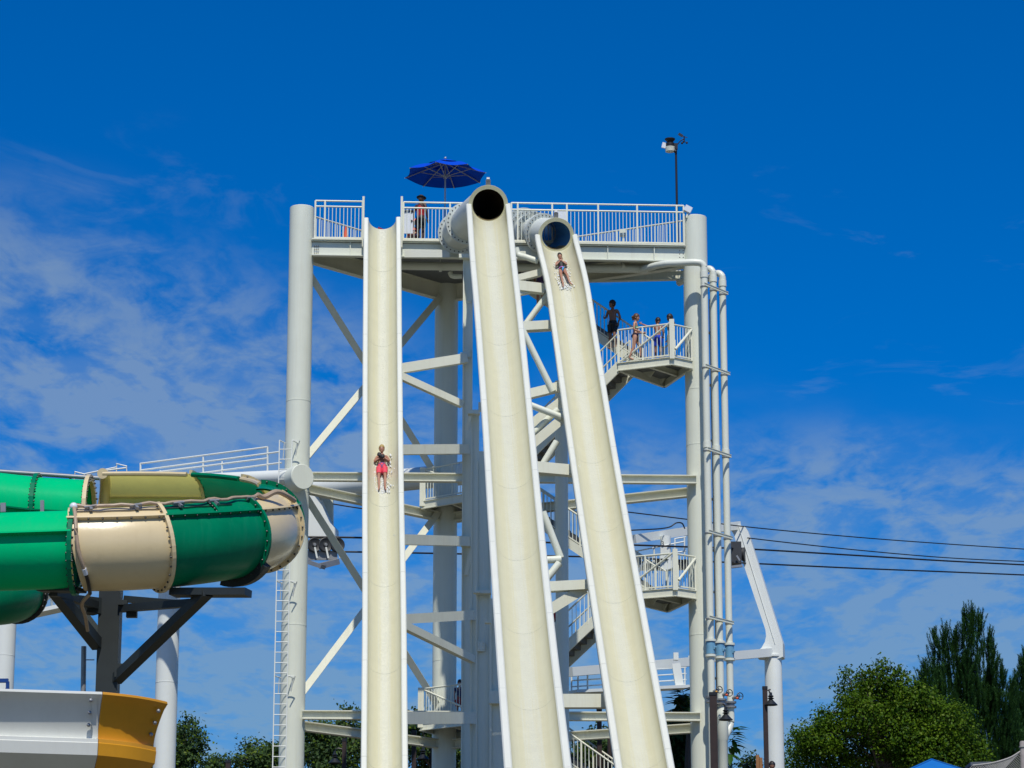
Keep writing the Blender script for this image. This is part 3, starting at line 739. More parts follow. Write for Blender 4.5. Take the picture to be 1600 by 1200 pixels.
# ---------------------------------------------------------------- three water pipes beside the right column
def vx(px, Y, z): return Xat(px, Y, z)
PIPES = [((1101, 1113.5), 96.6, 410, .125, 'left'), ((1115, 1125.5), 97.1, 417, .12, 'middle'), ((1129.5, 1139.5), 97.6, 424, .12, 'right')]
for i, ((xa, xb), Y, ye, r, side) in enumerate(PIPES):
    lab = ['white water pipe nearest the column, joined to the long pipe under the deck',
           'white water pipe between two others, beside the right tower column',
           'outermost white water pipe, farthest right beside the tower column'][i]
    x = Xat(xa, Y, Zat(480, Y)); t = thing('water_pipe', (x, Y, tz(Y)), lab, 'pipe', 'water pipes beside the right column')
    zt = Zat(ye + 8, Y); zb = tz(Y) - .3
    zv1, zv0 = Zat(1003 + 3*i, Y), Zat(1022 + 3*i, Y)           # valve
    zl = Zat(1100 + 4*i, Y)
    m = MB()
    if i == 0:
        m.tube([(x, Y, zl), (x, Y, zt)], r, 20)
    else:
        m.tube([(x, Y, zl), (x, Y, zt)], r, 20)
    m.build('riser', 'pvc', t)
    # elbow and run towards the deck
    m = MB()
    if i == 0:
        a = [V((x, Y, zt - .25)), V((x, Y, zt + .02)), V((x - .09, Y, zt + .15)), V((x - .30, Y, zt + .19)), P(1062, 411, Y+.1), P(1040, 412, Y+.3)]
        m.tube(catmull(a, 5), r, 20)
        m.tube(catmull([P(1042, 412, Y+.28), P(1030, 414, Y+.5), P(1008, 420, Y+1.2), P(1003, 422, Y+1.4)], 5), [r]*11 + [r*1.0]*4 + [r] if False else r, 20)
    else:
        a = [V((x, Y, zt - .25)), V((x, Y, zt - .02)), V((x - .09, Y + .05, zt + .12)), V((x - .22, Y + .25, zt + .17)), V((x - .45, Y + .9, zt + .19)), V((x - 1.1, Y + 2.0, zt + .19))]
        m.tube(catmull(a, 5), r, 20)
    m.build('elbow', 'pvc', t)
    zj = Zat(452 + 6*i, Y)
    m = MB()
    for zz in (zt - .22, Zat(693 + 6*i, Y)):
        m = MB(); m.lathe((x, Y, zz), [(r, -.16), (r+.022, -.16), (r+.022, .06), (r, .06)], 20, caps=False)
        m.build('socket', 'pvc', t)
    v = MB(); v.lathe((x, Y, 0), [(r+.01, zv0), (r+.035, zv0), (r+.035, zv1), (r+.01, zv1)], 20, caps=False)
    v.box((x + r, Y - .1, (zv0+zv1)/2), (.07, .1, .12)); v.tube([(x + r + .04, Y - .12, (zv0+zv1)/2), (x + r + .04, Y - .26, (zv0+zv1)/2)], .03, 8)
    vo = v.build('valve', 'valve', t)
    for zz in (zv0 - .06, zv1 + .05):
        m = MB(); m.lathe((x, Y, zz), [(r, -.04), (r+.07, -.04), (r+.07, .04), (r, .04)], 20, caps=False); m.build('flange', 'pvc', t)
    # gate valve with hand wheel
    zh = Zat(1082 + 5*i, Y); hx = x + (.2 if i < 2 else .2) + .03*i
    m = MB(); m.lathe((x, Y, zl + .1), [(r, -.06), (r+.08, -.06), (r+.08, .0), (r+.02, .0), (r+.02, .1), (r+.08, .1), (r+.08, .16), (r, .16)], 20, caps=False)
    m.tube([(x, Y, zh), (hx, Y - .22, zh + .05)], .06, 10); gv = m.build('gate_valve', 'steel', t)
    c = V((hx + .05, Y - .26, zh + .06)); m = MB(); X_, Y_, Z_ = V((1, .35, 0)).normalized(), V((0, 0, 1)), V((.35, -1, 0)).normalized()
    rim = [c + X_*(cos(2*pi*k/20)*.115) + Y_*(sin(2*pi*k/20)*.115) for k in range(21)]; m.tube(rim, .016, 6)
    for k in range(3): m.tube([c, c + X_*(cos(2*pi*k/3)*.115) + Y_*(sin(2*pi*k/3)*.115)], .012, 5)
    m.build('hand_wheel', 'black', gv)
    MB().ball(c + V((-.10, -.03, -.08)), .045, 8).build('wheel_tag', 'orange' if i else 'yelpaint', gv)
    # lower part
    m = MB()
    if i == 1: m.lathe((x + .04, Y, 0), [(.17, tz(Y)-.3), (.17, Zat(1158, Y)), (.20, Zat(1156, Y)), (.20, Zat(1122, Y)), (.21, Zat(1119, Y)), (.19, Zat(1112, Y)), (r, Zat(1105, Y)), (r, zl+.05)], 24)
    elif i == 2: m.tube(catmull([(x, Y, zl + .1), (x, Y, Zat(1128, Y)), (x - .08, Y - .1, Zat(1140, Y)), (x - .3, Y - .35, Zat(1158, Y))], 6), r, 16)
    else: m.tube([(x, Y, zl + .1), (x, Y, tz(Y) - .3)], r, 16)
    m.build('lower_pipe', 'pvc', t)
for k, (y0, y1) in enumerate(((445, 459), (572, 585), (702, 712), (831, 841), (965, 973))):
    Ya, Yb = 96.35, 97.55; xa = (1101, 1103, 1106, 1108, 1109)[k]; xb = (1138, 1141, 1143, 1145, 1147)[k]
    a, b_ = P(xa, y0, Ya), P(xb, y1 + .5, Yb)
    b_.z = a.z
    t = thing('pipe_bracket', ((a+b_)/2 - V((0,0,.05))), ['topmost', 'second from the top', 'middle', 'second from the bottom', 'lowest'][k] +
              ' of five slotted channels clamping the three water pipes', 'pipe bracket', 'channels clamping the water pipes')
    m = MB(); d = (b_-a).normalized(); off = V((-.02, -.12, 0))
    m.bar(a + off, b_ + off, .012, .08); m.bar(a + off + up*.036 , b_ + off + up*.036, .05, .012, shift=.01); m.bar(a + off - up*.045, b_ + off - up*.045, .05, .012); m.build('channel', 'beam', t)
    m = MB()
    for j in range(7): p = a.lerp(b_, .1 + .13*j) + off + V((-.02,-.012,0)); m.bar(p, p + d*.09, .012, .03)
    sb = m.build('slots', 'tread', t); sb['kind'] = 'stuff'
    for ((q, _), Y, ye, r, sd_) in PIPES:
        x = Xat(PIPES[[p[1] for p in PIPES].index(Y)][0][0], Y, Zat(480, Y))
        m = MB(); m.lathe((x, Y, a.z), [(r, -.02), (r+.02, -.02), (r+.02, .02), (r, .02)], 16, caps=False); m.build('clamp', 'steel', t)
    MB().bar(V((a.x - .1, Ya + .35, a.z)), V((CR.x + .3, CR.y - .2, a.z)), .06, .06).build('standoff', 'white', t)
# conduit on the shaded side of the column
t = thing('conduit', (CR.x + .5, 97.6, tz(97.6)), 'thin grey conduit running up the right side of the right column behind the pipes', 'conduit')
x = CR.x + RC + .06; m = MB(); m.tube([(x, 97.6, tz(97)), (x, 97.6, Zat(468, 97.6))], .04, 8); m.tube([(x+.09, 97.5, tz(97)), (x+.09, 97.5, Zat(1010, 97.5)), (x+.03, 97.5, Zat(1000, 97.5))], .035, 8); m.build('pipe', 'steel', t)
for yy in (520, 602, 689, 780, 860, 925, 1060): MB().box((x, 97.6, Zat(yy, 97.6)), (.14, .14, .07)).build('strap', 'steel', t)
# ---------------------------------------------------------------- things on the deck
Yu = 98.6; pu = P(695, 378, Yu); pu.z = ZD
um = thing('umbrella', pu, 'open blue canvas sunshade umbrella on the tower deck', 'umbrella')
zc = Zat(252, Yu); ze = Zat(273.5, Yu); RU = 1.52
m = MB(); m.tube([pu, V((pu.x, pu.y, zc+.1))], .032, 12); m.ball((pu.x, pu.y, zc + .12), .05, 8); m.build('pole', 'pole', um)
MB().lathe((pu.x, pu.y, Zat(276, Yu)), [(.035,-.06),(.07,-.06),(.07,.06),(.035,.06)], 12).build('runner_hub', 'pole', um)
NP = 8; a0 = R(22.5) + R(11)
tip = [V((pu.x + RU*cos(a0 + 2*pi*k/NP), pu.y + RU*sin(a0 + 2*pi*k/NP), ze)) for k in range(NP)]
rin = .50; inn = [V((pu.x + rin*cos(a0 + 2*pi*k/NP), pu.y + rin*sin(a0 + 2*pi*k/NP), zc - .18)) for k in range(NP)]
for k in range(NP):
    a, b_ = tip[k], tip[(k+1) % NP]; c, d = inn[k], inn[(k+1) % NP]
    m = MB(); rs = []
    for i in range(6):
        s_ = i/5; p, q = c.lerp(a, s_), d.lerp(b_, s_); sag = .10*s_*s_ + .0
        row = [p.lerp(q, j/6) + up*(.07*sin(pi*s_) - .06*sin(pi*j/6)*(.3 + .7*s_)) for j in range(7)]
        row = [w_ + (V((pu.x, pu.y, w_.z)) - w_)*(.05*sin(pi*j/6)*s_) for j, w_ in enumerate(row)]
        rs.append(row)
    m.rings(rs, False, False); m.build('canopy_panel', 'umbrella', um)
m = MB(); tp = V((pu.x, pu.y, zc + .06)); rs = [[tp]*(NP+1)]
out = [V((pu.x + .68*cos(a0 + 2*pi*k/NP), pu.y + .68*sin(a0 + 2*pi*k/NP), zc - .17)) for k in range(NP)]
mid = [tp.lerp(q, .5) + up*.03 for q in out]
b = len(m.v); m.v += [tp] + mid + out
for k in range(NP):
    j = (k+1) % NP; m.face((0, 1+k, 1+j)); m.face((1+k, 1+NP+k, 1+NP+j, 1+j))
m.build('vent_cap', 'umbrella', um)
for k in range(NP):
    m = MB(); m.bar(inn[k] - up*.03, tip[k] - up*.02, .025, .03); mid_ = inn[k].lerp(tip[k], .48) - up*.0
    m.bar(V((pu.x, pu.y, Zat(276, Yu))), mid_, .02, .025); m.bar((pu.x, pu.y, zc - .05), inn[k] - up*.03, .025, .03); m.build('rib', 'pole', um)
# weather station
pw = P(1058, 330, 98.2); pw.z = ZD; zt = Zat(232, 98.2)
ws = thing('weather_station', pw, 'black weather station mast above the right end of the deck', 'weather station')
MB().tube([pw, P(1056, 226, 98.2)], [.045, .04], 10).build('mast', 'black', ws)
hd = P(1056, 229, 98.2)
m = MB(); m.bar(hd, hd + V((-.26, 0, .02)), .09, .1); m.box(hd + V((.0, 0, .0)), (.13, .13, .22)); m.ball(hd + V((-.02,-.05,-.2)), .07, 8); m.build('bracket', 'black', ws)
rc = P(1047, 228, 98.2)
MB().lathe(rc, [(.05, -.02), (.16, -.02), (.16, .10), (.09, .10), (.09, .13), (.19, .24), (.19, .27), (.16, .27), (.06, .14)], 20).build('rain_gauge', 'black', ws)
m = MB()
for k in range(4): m.lathe(rc - up*(.06 + .045*k), [(.10, -.02), (.175, -.02), (.175, .01), (.10, .012)], 20)
m.build('radiation_shield', 'pvc', ws)
MB().bar(rc + V((-.24, 0, -.08)), rc + V((-.19, 0, .12)), .16, .05, (0,1,0)).build('sensor_panel', 'signwhite', ws)
ar = P(1069, 217, 98.2); m = MB(); m.tube(catmull([hd + V((.06,0,.08)), hd.lerp(ar, .6) + up*.05, ar], 5), .02, 6); m.tube([ar - up*.12, ar + up*.1], .025, 8); m.build('sensor_arm', 'black', ws)
m = MB()
for k in range(3):
    q = ar + V((cos(2.1*k+.3)*.1, sin(2.1*k+.3)*.1, -.12)); m.bar(ar - up*.12, q, .012, .012); m.ball(q - up*.02, .045, 8)
m.build('wind_cups', 'black', ws)
m = MB(); m.bar(ar + V((.12, 0, .05)), ar + V((-.06, 0, .10)), .02, .02); m.bar(ar + V((-.05, 0, .1)), ar + V((-.2, 0, .2)), .015, .1); m.build('wind_vane', 'black', ws)
# small things fixed to the deck rails
def boxthing(name, x0, x1, y0, y1, Y, depth, mat_, label, cat, extra=None):
    a, b_ = P(x0, y1, Y), P(x1, y0, Y); t = thing(name, V(((a.x+b_.x)/2, Y, a.z)), label, cat)
    MB().box(((a.x+b_.x)/2, Y, (a.z+b_.z)/2), (b_.x-a.x, depth, b_.z-a.z)).build('panel', mat_, t)
    if extra: extra(t, a, b_)
    return t
def board(t, a, b_):
    for k in range(3):
        MB().box((a.x + .09 + k*.12, a.y - .03, b_.z - .04), (.03, .03, .09)).build('clip', 'black', t)
    m = MB(); m.ball((b_.x - .05, a.y - .03, b_.z - .06), .05, 8); m.ball((b_.x - .05, a.y - .03, b_.z - .42), .04, 8); m.build('hook', 'black', t)
boxthing('notice_board', 630, 645.5, 328, 365, 97.0, .04, 'signwhite', 'plain white board hung on the deck rail beside the open slide', 'board', board)
def cab(t, a, b_):
    m = MB()
    for k in range(9): x = a.x + .04 + k*(b_.x - a.x - .08)/8; m.box((x, a.y - .05, b_.z - .06), (.02, .02, .08))
    m.build('vent_slats', 'steel', t)['kind'] = 'stuff'
boxthing('cabinet', 866, 887, 332, 347, 98.0, .3, 'signwhite', 'small white cabinet behind the rail above the right tube', 'cabinet', cab)
def meter(t, a, b_): MB().tube([((a.x+b_.x)/2 + .02, a.y, a.z), ((a.x+b_.x)/2 + .02, a.y, ZD)], .05, 8).build('stand', 'pvc', t)
boxthing('control_box', 968.5, 977.5, 359, 369, 98.0, .18, 'white', 'small pale control box on a stand behind the deck railing', 'control box', meter)
p = P(1075, 327, 97.4); t = thing('floodlight', p, 'pale square floodlight tilted up on the right end of the rail', 'floodlight')
q = Matrix.Rotation(R(28), 3, 'Y'); ax = (q @ V((1,0,0)), q @ V((0,1,0)), q @ V((0,0,1)))
MB().box(p, (.26, .16, .22), ax).build('housing', 'signwhite', t); MB().bar(p - up*.1, p - up*.32 + V((-.06,0,0)), .06, .05, (0,1,0)).build('yoke', 'white', t)
p = P(540, 376, 98.3); p.z = ZD; t = thing('traffic_cone', p, 'orange traffic cone behind the left deck railing', 'traffic cone')
MB().lathe(p, [(.16, .03), (.035, .95), (.02, .96)], 16).build('cone', 'orange', t); MB().box(p + up*.015, (.4, .4, .03)).build('base', 'red', t)
p = P(596, 362, 98.6); t = thing('rescue_tube', p, 'red rescue tube with white lettering lying at the top of the open slide', 'rescue tube')
a, b_ = P(592, 358.5, 98.4), P(604, 363.5, 98.2)
MB().bar(a, b_, .16, .16).build('foam_tube', 'red', t)
def text(body, size, loc, rot, parent, name, mat_, depth=.004):
    cu = bpy.data.curves.new(name, 'FONT'); cu.body = body; cu.size = size; cu.extrude = depth; cu.align_x = 'CENTER'; cu.align_y = 'CENTER'
    tmp = bpy.data.objects.new('tmp', cu); dg = bpy.context.evaluated_depsgraph_get(); C.objects.link(tmp); dg.update()
    me = bpy.data.meshes.new_from_object(tmp.evaluated_get(bpy.context.evaluated_depsgraph_get())); bpy.data.objects.remove(tmp)
    me.materials.clear(); me.materials.append(M[mat_]); o = bpy.data.objects.new(name, me); C.objects.link(o)
    o.rotation_euler = rot; o.parent = parent; o.location = V(loc) - ORG[parent.name]; ORG[o.name] = V(loc); return o
dd = (b_-a).normalized()
for s_ in (.3, .62):
    c = a.lerp(b_, s_) + V((0,-.085,.0)); MB().bar(c - dd*.035, c + dd*.035, .01, .08).build('letter_patch', 'signwhite', t)

# ---------------------------------------------------------------- ladder on the left column
t = thing('ladder', (Xat(437, 96.3, 20), 96.3, tz(96)), 'white access ladder fixed to the left column', 'ladder')
Yl = 96.15; xl = lambda z: Xat(434.5, Yl, Zat(700, Yl)); zt_ = Zat(688, Yl)
xL = Xat(436.5, Yl, Zat(700, Yl)); xR = xL + .44; zb_ = tz(96) + .3
for x in (xL, xR): MB().bar((x, Yl, zb_), (x, Yl, zt_), .035, .06, (0,1,0)).build('stile', 'cool', t)
rung = MB().tube([(0,0,0), (.44,0,0)], .017, 6).mesh('rung', 'cool', V((0,0,0)))
k = 0; z = zb_ + .2
while z < zt_ - .05: place('rung', rung, t, (xL, Yl, z)); z += .355
for yy in (688, 908, 1056):
    z = Zat(yy, Yl); m = MB()
    for x in (xL, xR): m.tube([(x, Yl, z), (x + .18, Yl + .45, z)], .02, 6); m.tube([(x + .14, Yl + .3, z), (x + .1, Yl + .45, z - .55)], .018, 6)
    m.tube([(xR, Yl, z), (xR + .26, Yl - .02, z - .02), (xR + .1, Yl + .1, z - .5)], .02, 6); m.build('standoff', 'cool', t)

# ---------------------------------------------------------------- chairlift behind the tower
def lab(o, l): o['label'] = l
lt = thing('lift_tower', (Xat(265, 104, 13), 104, tz(104)), 'white chairlift tower at the left, round columns with a railed catwalk on its crossarm', 'lift tower', 'chairlift towers')
xc = Xat(262.5, 104, Zat(1000, 104)); m = MB()
zz = [Zat(y, 104) for y in (1067, 1020)]
m.lathe((xc, 104, 0), [(.41, tz(104)-.3), (.41, zz[0]-.08), (.41, zz[0]-.015), (.417, zz[0]-.012), (.417, zz[0]+.012), (.41, zz[0]+.015), (.41, zz[0]+.08), (.41, Zat(770, 104))], 32); m.build('column', 'cool', lt)
xc2 = Xat(7, 104, Zat(1000, 104)); m = MB(); m.lathe((xc2, 104, 0), [(.41, tz(104)-.3), (.41, Zat(1030, 104)), (.41, Zat(1025.6, 104)), (.417, Zat(1025.4, 104)), (.417, Zat(1024.8, 104)), (.41, Zat(1024.6, 104)), (.41, Zat(1020, 104)), (.41, Zat(955, 104))], 32); m.build('column', 'cool', lt)
# crossarm with its round end plate in front of the left column
a = P(473, 745, 96.0); b_ = P(200, 757, 101.4)
ax = (b_ - a).normalized(); m = MB(); m.tube([a + ax*.06, b_], .27, 28); m.build('crossarm', 'cool', lt)
X_ = ax.cross(up).normalized(); Y_ = X_.cross(ax).normalized()
ax2 = V((-.55, .83, 0)).normalized(); X2 = ax2.cross(up).normalized()
m = MB(); m.lathe(P(472.5, 745, 95.75), [(.02, -.03), (.425, -.03), (.45, .0), (.45, .5), (.40, .55)], 40, (X2, up, ax2)); m.build('end_cap', 'white', lt)
# catwalk
q = lambda px, py: P(px, py, 99.0 + (440-px)/220*2.6)
m = MB(); m.bar(q(222, 752), q(432, 748), .7, .05); m.build('catwalk', 'cool', lt)
MB().box(P(415, 762, 97.8), (1.2, .8, .05)).build('platform', 'steel', lt)
m = MB()
for (xa, ya, xb, yb) in ((219, 724.5, 418, 698.5), (219, 735, 437, 706), (219, 741, 418, 716), (262, 746, 440, 723)):
    m.tube([q(xa, ya), q(xb, yb)], .035, 8)
for (x, y0, y1) in ((219.5, 724, 746), (317.5, 714, 752), (418, 698, 748), (250.5, 735, 746), (347, 721, 745)): m.tube([q(x, y0), q(x, y1)], .035, 8)
m.build('catwalk_railing', 'cool', lt)
m = MB()
for pl_ in (((116, 752), (117, 737), (132, 741), (132, 752)), ((131, 741), (182, 730), (182, 740)), ((182, 742), (182, 724.5), (198, 728.5), (198, 742)), ((132, 750), (142, 750)), ((160, 736), (197, 731))):
    m.tube([P(x, y, 103) for x, y in pl_], .032, 8)
m.build('catwalk_railing', 'cool', lt)
m = MB(); ga = P(30, 960, 103); gb = P(84, 921, 103)
m.bar(ga, gb, .8, .22); m.bar(P(36, 963, 103), P(105, 948, 103), .9, .14); m.tube([P(81, 925, 103), P(81, 952, 103)], .05, 8); m.build('stringer', 'cool', lt)
for k in range(7): pp = ga.lerp(gb, .1 + .13*k) + up*.2; MB().box(pp + V((0,-.35,0)), (.22, .1, .14)).build('step', 'cool', lt)

lt2 = thing('lift_crossarm', (P(505, 765, 108).x, 108, Zat(780, 108)), 'white tubular chairlift crossarm with black sheave wheels, seen behind the open slide', 'chairlift crossarm')
m = MB(); m.tube([P(497, 764, 109.5), P(565, 757, 108.2), P(725, 740, 105.2)], .43, 32); m.build('arm_tube', 'cool', lt2)
a, b_ = P(494, 764, 109.7), P(515, 764, 109.4)
m = MB(); Yh = 109.2; pr = [(482, 768), (494, 768), (514, 815), (523, 825), (523, 838), (480, 838)]
bb = [P(x, y, Yh) for x, y in pr]; m.v += bb + [v + V((.12, .6, 0)) for v in bb]; n = len(pr); m.face(range(n)); m.face([n+i for i in reversed(range(n))])
for i in range(n): j = (i+1) % n; m.face((i, n+i, n+j, j))
m.build('hanger_arm', 'cool', lt2)
m = MB(); m.bar(P(510, 772, 110.2), P(510, 838, 110.2), .55, .5, (0,1,0)); m.build('hanger_post', 'white', lt2)
shX, shY = V((.93, .37, 0)).normalized(), up; shZ = V((.37, -.93, 0)).normalized()
for k, px in enumerate((491, 508.5, 527)):
    c = P(px, 851.5, 108.6 + .1*k); w = MB(); w.lathe(c, [(.02, -.07), (.26, -.08), (.285, -.07), (.27, -.03), (.27, .03), (.285, .07), (.26, .085), (.21, .05), (.11, .03), (.09, .06), (.02, .06)], 28, (shX, shY, shZ)); wo = w.build('sheave_wheel', 'rubber', lt2)
    MB().lathe(c + shZ*.08, [(.01, -.02), (.07, -.02), (.05, .02), (.01, .02)], 14, (shX, shY, shZ)).build('hub', 'steel', wo)
    MB().bar(c - up*.1 + shZ*.07, c - up*.52 + shX*.1 + shZ*.07, .07, .03, shZ).build('guide_finger', 'cool', wo)
m = MB(); cA, cB = P(481, 868, 108.7), P(527, 868, 108.9); m.bar(cA, cB, .1, .36); m.bar(P(481, 878, 108.4), P(505, 886, 108.0), .3, .16); m.bar(P(503, 884, 108.2), P(526, 878, 108.9), .3, .22); m.build('sheave_frame', 'steel', lt2)

rt = thing('lift_tower', (Xat(1211, 122, 14), 122, tz(122)), 'white chairlift tower at the right, slanting box leg on one round column', 'lift tower', 'chairlift towers')
Yr = 122; xc = Xat(1209.5, Yr, Zat(1100, Yr)); m = MB(); m.lathe((xc, Yr, 0), [(.39, tz(Yr)-.3), (.385, Zat(1100, Yr)), (.37, Zat(1024, Yr)), (.36, Zat(1022, Yr))], 32); m.build('column', 'cool', rt)
def plate(pts_, Y, d, name, parent, mat_='cool', sk=0):
    m = MB(); bb = [P(x, y, Y) for x, y in pts_]; n = len(bb); m.v += bb + [v + V((sk, d, 0)) for v in bb]
    m.face(range(n)); m.face([n+i for i in reversed(range(n))])
    for i in range(n): j = (i+1) % n; m.face((i, n+i, n+j, j))
    return m.build(name, mat_, parent)
plate([(1141, 826), (1144, 820), (1150, 817.5), (1165, 824), (1169, 831), (1223, 1004), (1223.5, 1026), (1214, 1029.5), (1183, 1027), (1183, 1018), (1190, 1012), (1195, 1003), (1197, 994), (1196, 984), (1151, 850), (1147, 836)], Yr - .35, .7, 'slanted_leg', rt, sk=.15)
m = MB(); m.bar(P(1154, 822, Yr-.36), P(1211, 1006, Yr-.36), .02, .05, (0,1,0)); m.build('leg_seam', 'cool', rt)
m = MB(); m.lathe((xc, Yr, Zat(1025, Yr)), [(.37, -.06), (.43, -.06), (.43, .02), (.37, .02)], 32); m.build('cap_flange', 'cool', rt)
m = MB(); m.bar(P(1200, 1020, Yr - .1), P(1085, 1030, 118), .6, .36); m.bar(P(1085, 1033.5, 118.2), P(886, 1050.5, 112), .6, .36); m.build('lower_arm', 'cool', rt)
m = MB(); m.bar(P(1150, 822, Yr), P(1076, 830, 119.5), .55, .36); m.bar(P(1078, 829, 119.4), P(986, 843, 116), .5, .36); m.build('upper_arm', 'cool', rt)
m = MB(); m.tube([P(1150, 848, Yr), P(1150, 868, Yr)], .05, 8); m.build('hanger', 'cool', rt)
cpt = P(1040, 848, 117.2)
m = MB(); m.lathe((cpt.x, cpt.y, 0), [(.21, Zat(880, 117.2)), (.22, Zat(838, 117.2))], 24); m.build('drop_post', 'cool', rt)
pl_ = [(1032, 850), (1037, 850), (1051, 872), (1054, 886), (1052, 890), (1032, 890)]
plate(pl_, 116.6, .3, 'hanger_plate', rt)
text('3', .26, P(1035.5, 849.5, 116.55), (pi/2, 0, 0), rt, 'tower_number', 'lettering')
m = MB()
for (xa, ya, xb, yb) in ((991, 873, 1072, 861), (991, 862, 1070, 846), (1054, 842, 1072, 839)): m.tube([P(xa, ya, 117), P(xb, yb, 117)], .03, 6)
for (x, y0, y1) in ((1022, 852, 885), (1054.5, 842, 866), (1069.5, 838, 866)): m.tube([P(x, y0, 117), P(x, y1, 117)], .035, 6)
m.build('work_cage', 'cool', rt)
for k in range(6):
    c = P(996 + 15*k, 880 + .3*k, 117.3); w = MB(); w.lathe(c, [(.02, -.06), (.20, -.07), (.215, 0), (.20, .07), (.02, .06)], 20, (V((1,0,0)), up, V((0,-1,0)))); w.build('sheave_wheel', 'rubber', rt)
m = MB(); m.bar(P(992, 888, 117.5), P(1074, 887, 117.5), .12, .2); m.tube(catmull([P(996, 897, 117), P(1004, 882, 117), (P(1018, 879, 117)), P(1026, 896, 117)], 6), .05, 8); m.build('sheave_frame', 'cool', rt)
m = MB(); bc = P(1149, 866, 121.2); m.box(bc, (.46, .9, .95), (V((1,0,0)), up.cross(V((1,0,0))), up)); m.build('sheave_housing', 'rubber', rt)
m = MB(); m.bar(P(1143, 886, 120.6), P(1160, 884, 120.6), .15, .1); m.bar(P(1151, 868, 120.6), P(1156, 876, 120.6), .05, .07); m.build('guide_finger', 'steel', rt)
w = MB(); w.lathe(P(1162, 866, 121.6), [(.02, -.06), (.30, -.07), (.30, .07), (.02, .06)], 20, (V((.3,.95,0)), up, V((.95,-.3,0)))); w.build('sheave_wheel', 'rubber', rt)
m = MB(); m.bar(P(890, 1082, 113), P(1074, 1074, 116.4), 1.0, .12); m.build('work_walkway', 'cool', rt)
m = MB()
qq = lambda px, py: P(px, py, 113 + (px-890)/184*3.4)
for dy in (0, 9.5, 19, 28): m.tube([qq(893, 1054+dy), qq(1072, 1043+dy)], .03, 6)
for x in (893, 903, 918, 955, 1005, 1024, 1062, 1070): m.tube([qq(x, 1053 - (x-893)*.06), qq(x, 1082 - (x-893)*.04)], .035, 6)
m.build('walkway_railing', 'cool', rt)
MB().bar(P(1056, 1037, 116), P(1063, 1078, 116), .34, .25, (0,1,0)).build('hanger_arm', 'cool', rt)
MB().box(P(1056, 1026, 116), (.2, .3, .3)).build('lug', 'cool', rt)
# cables
def cable(name, pts_, r, label, cat='cable'):
    pts_ = [P(*p) for p in pts_]; t = MB().tube(catmull(pts_, 8), r, 6).build(name, 'lettering', None, pts_[0]); return setp(t, label, cat, None)
cable('haul_cable', [(440, 838.5, 108.4), (530, 839.5, 108.8), (740, 844.5, 111.5), (985, 851.5, 115.5), (1074, 854.5, 117), (1162, 857.5, 121.6), (1340, 868, 128), (1480, 876.5, 133), (1640, 884.5, 139)], .04, 'upper black haul rope of the chairlift, passing the number 3')
cable('haul_cable', [(440, 860.5, 108.6), (530, 862, 109), (650, 864, 110.3), (985, 872, 115.7), (1074, 876, 117.3), (1168, 880, 121.8), (1340, 888, 128), (1480, 893.5, 133), (1640, 900, 139)], .037, 'lower black haul rope of the chairlift, lowest line in the sky')
cable('signal_cable', [(500, 784, 110), (565, 794.5, 110.5), (680, 808, 112), (760, 816, 113)], .028, 'dark signal cable descending behind the open slide, lower of two', 'cable')
cable('signal_cable', [(500, 768, 109.6), (565, 785.5, 110), (640, 801, 111), (730, 815, 113)], .028, 'dark signal cable leaving the lift crossarm, upper of two', 'cable')
cable('signal_cable', [(960, 797.5, 114), (1070, 811, 117), (1165, 823, 121.8), (1340, 839.5, 128), (1480, 850, 133), (1640, 860.5, 139)], .026, 'thin uppermost cable running from the lift tower to the right edge', 'cable')
cable('signal_cable', [(980, 829, 115.5), (1046, 823.5, 117), (1057, 817, 117.2), (1066, 818, 117.4), (1070, 826, 117.5)], .03, 'short black cable looping over the white lift arm', 'cable')
cable('signal_cable', [(1168, 840.5, 121.5), (1250, 850, 125), (1340, 859.5, 128), (1480, 871.5, 133), (1640, 879, 139)], .026, 'thin cable just above the haul rope, right of the slanted lift leg', 'cable')

# ---------------------------------------------------------------- green and cream tube slide at the left
gs = thing('tube_slide', (P(167, 1000, 53).x, 53.0, tz(53)), 'big green and cream tube slide making a U turn on a dark steel column', 'waterslide')
Yn = 50.0; RT = .70; RB = 3.03
zn = (Zat(797, Yn) + Zat(920, Yn))/2
pc0 = V((Xat(120, Yn, zn), Yn, zn)); ctr = pc0 + V((0, RB, 0)); RISE = 2.0
def turn(al):                        # al degrees 0..180 from the near leg to the far leg
    a = R(al); return V((ctr.x + RB*sin(a) - .72*max(0, (al-150)/30)**2, ctr.y - RB*cos(a), zn + RISE*smooth(0, 178, al)))
def tframe(al):
    a = R(al); t = V((cos(a), sin(a), RISE/(pi*RB))).normalized(); o = V((sin(a), -cos(a), 0)); n = o.cross(t).normalized()
    if n.z < 0: n = -n
    return t, o, n                   # tangent, outward, up
RS = .765
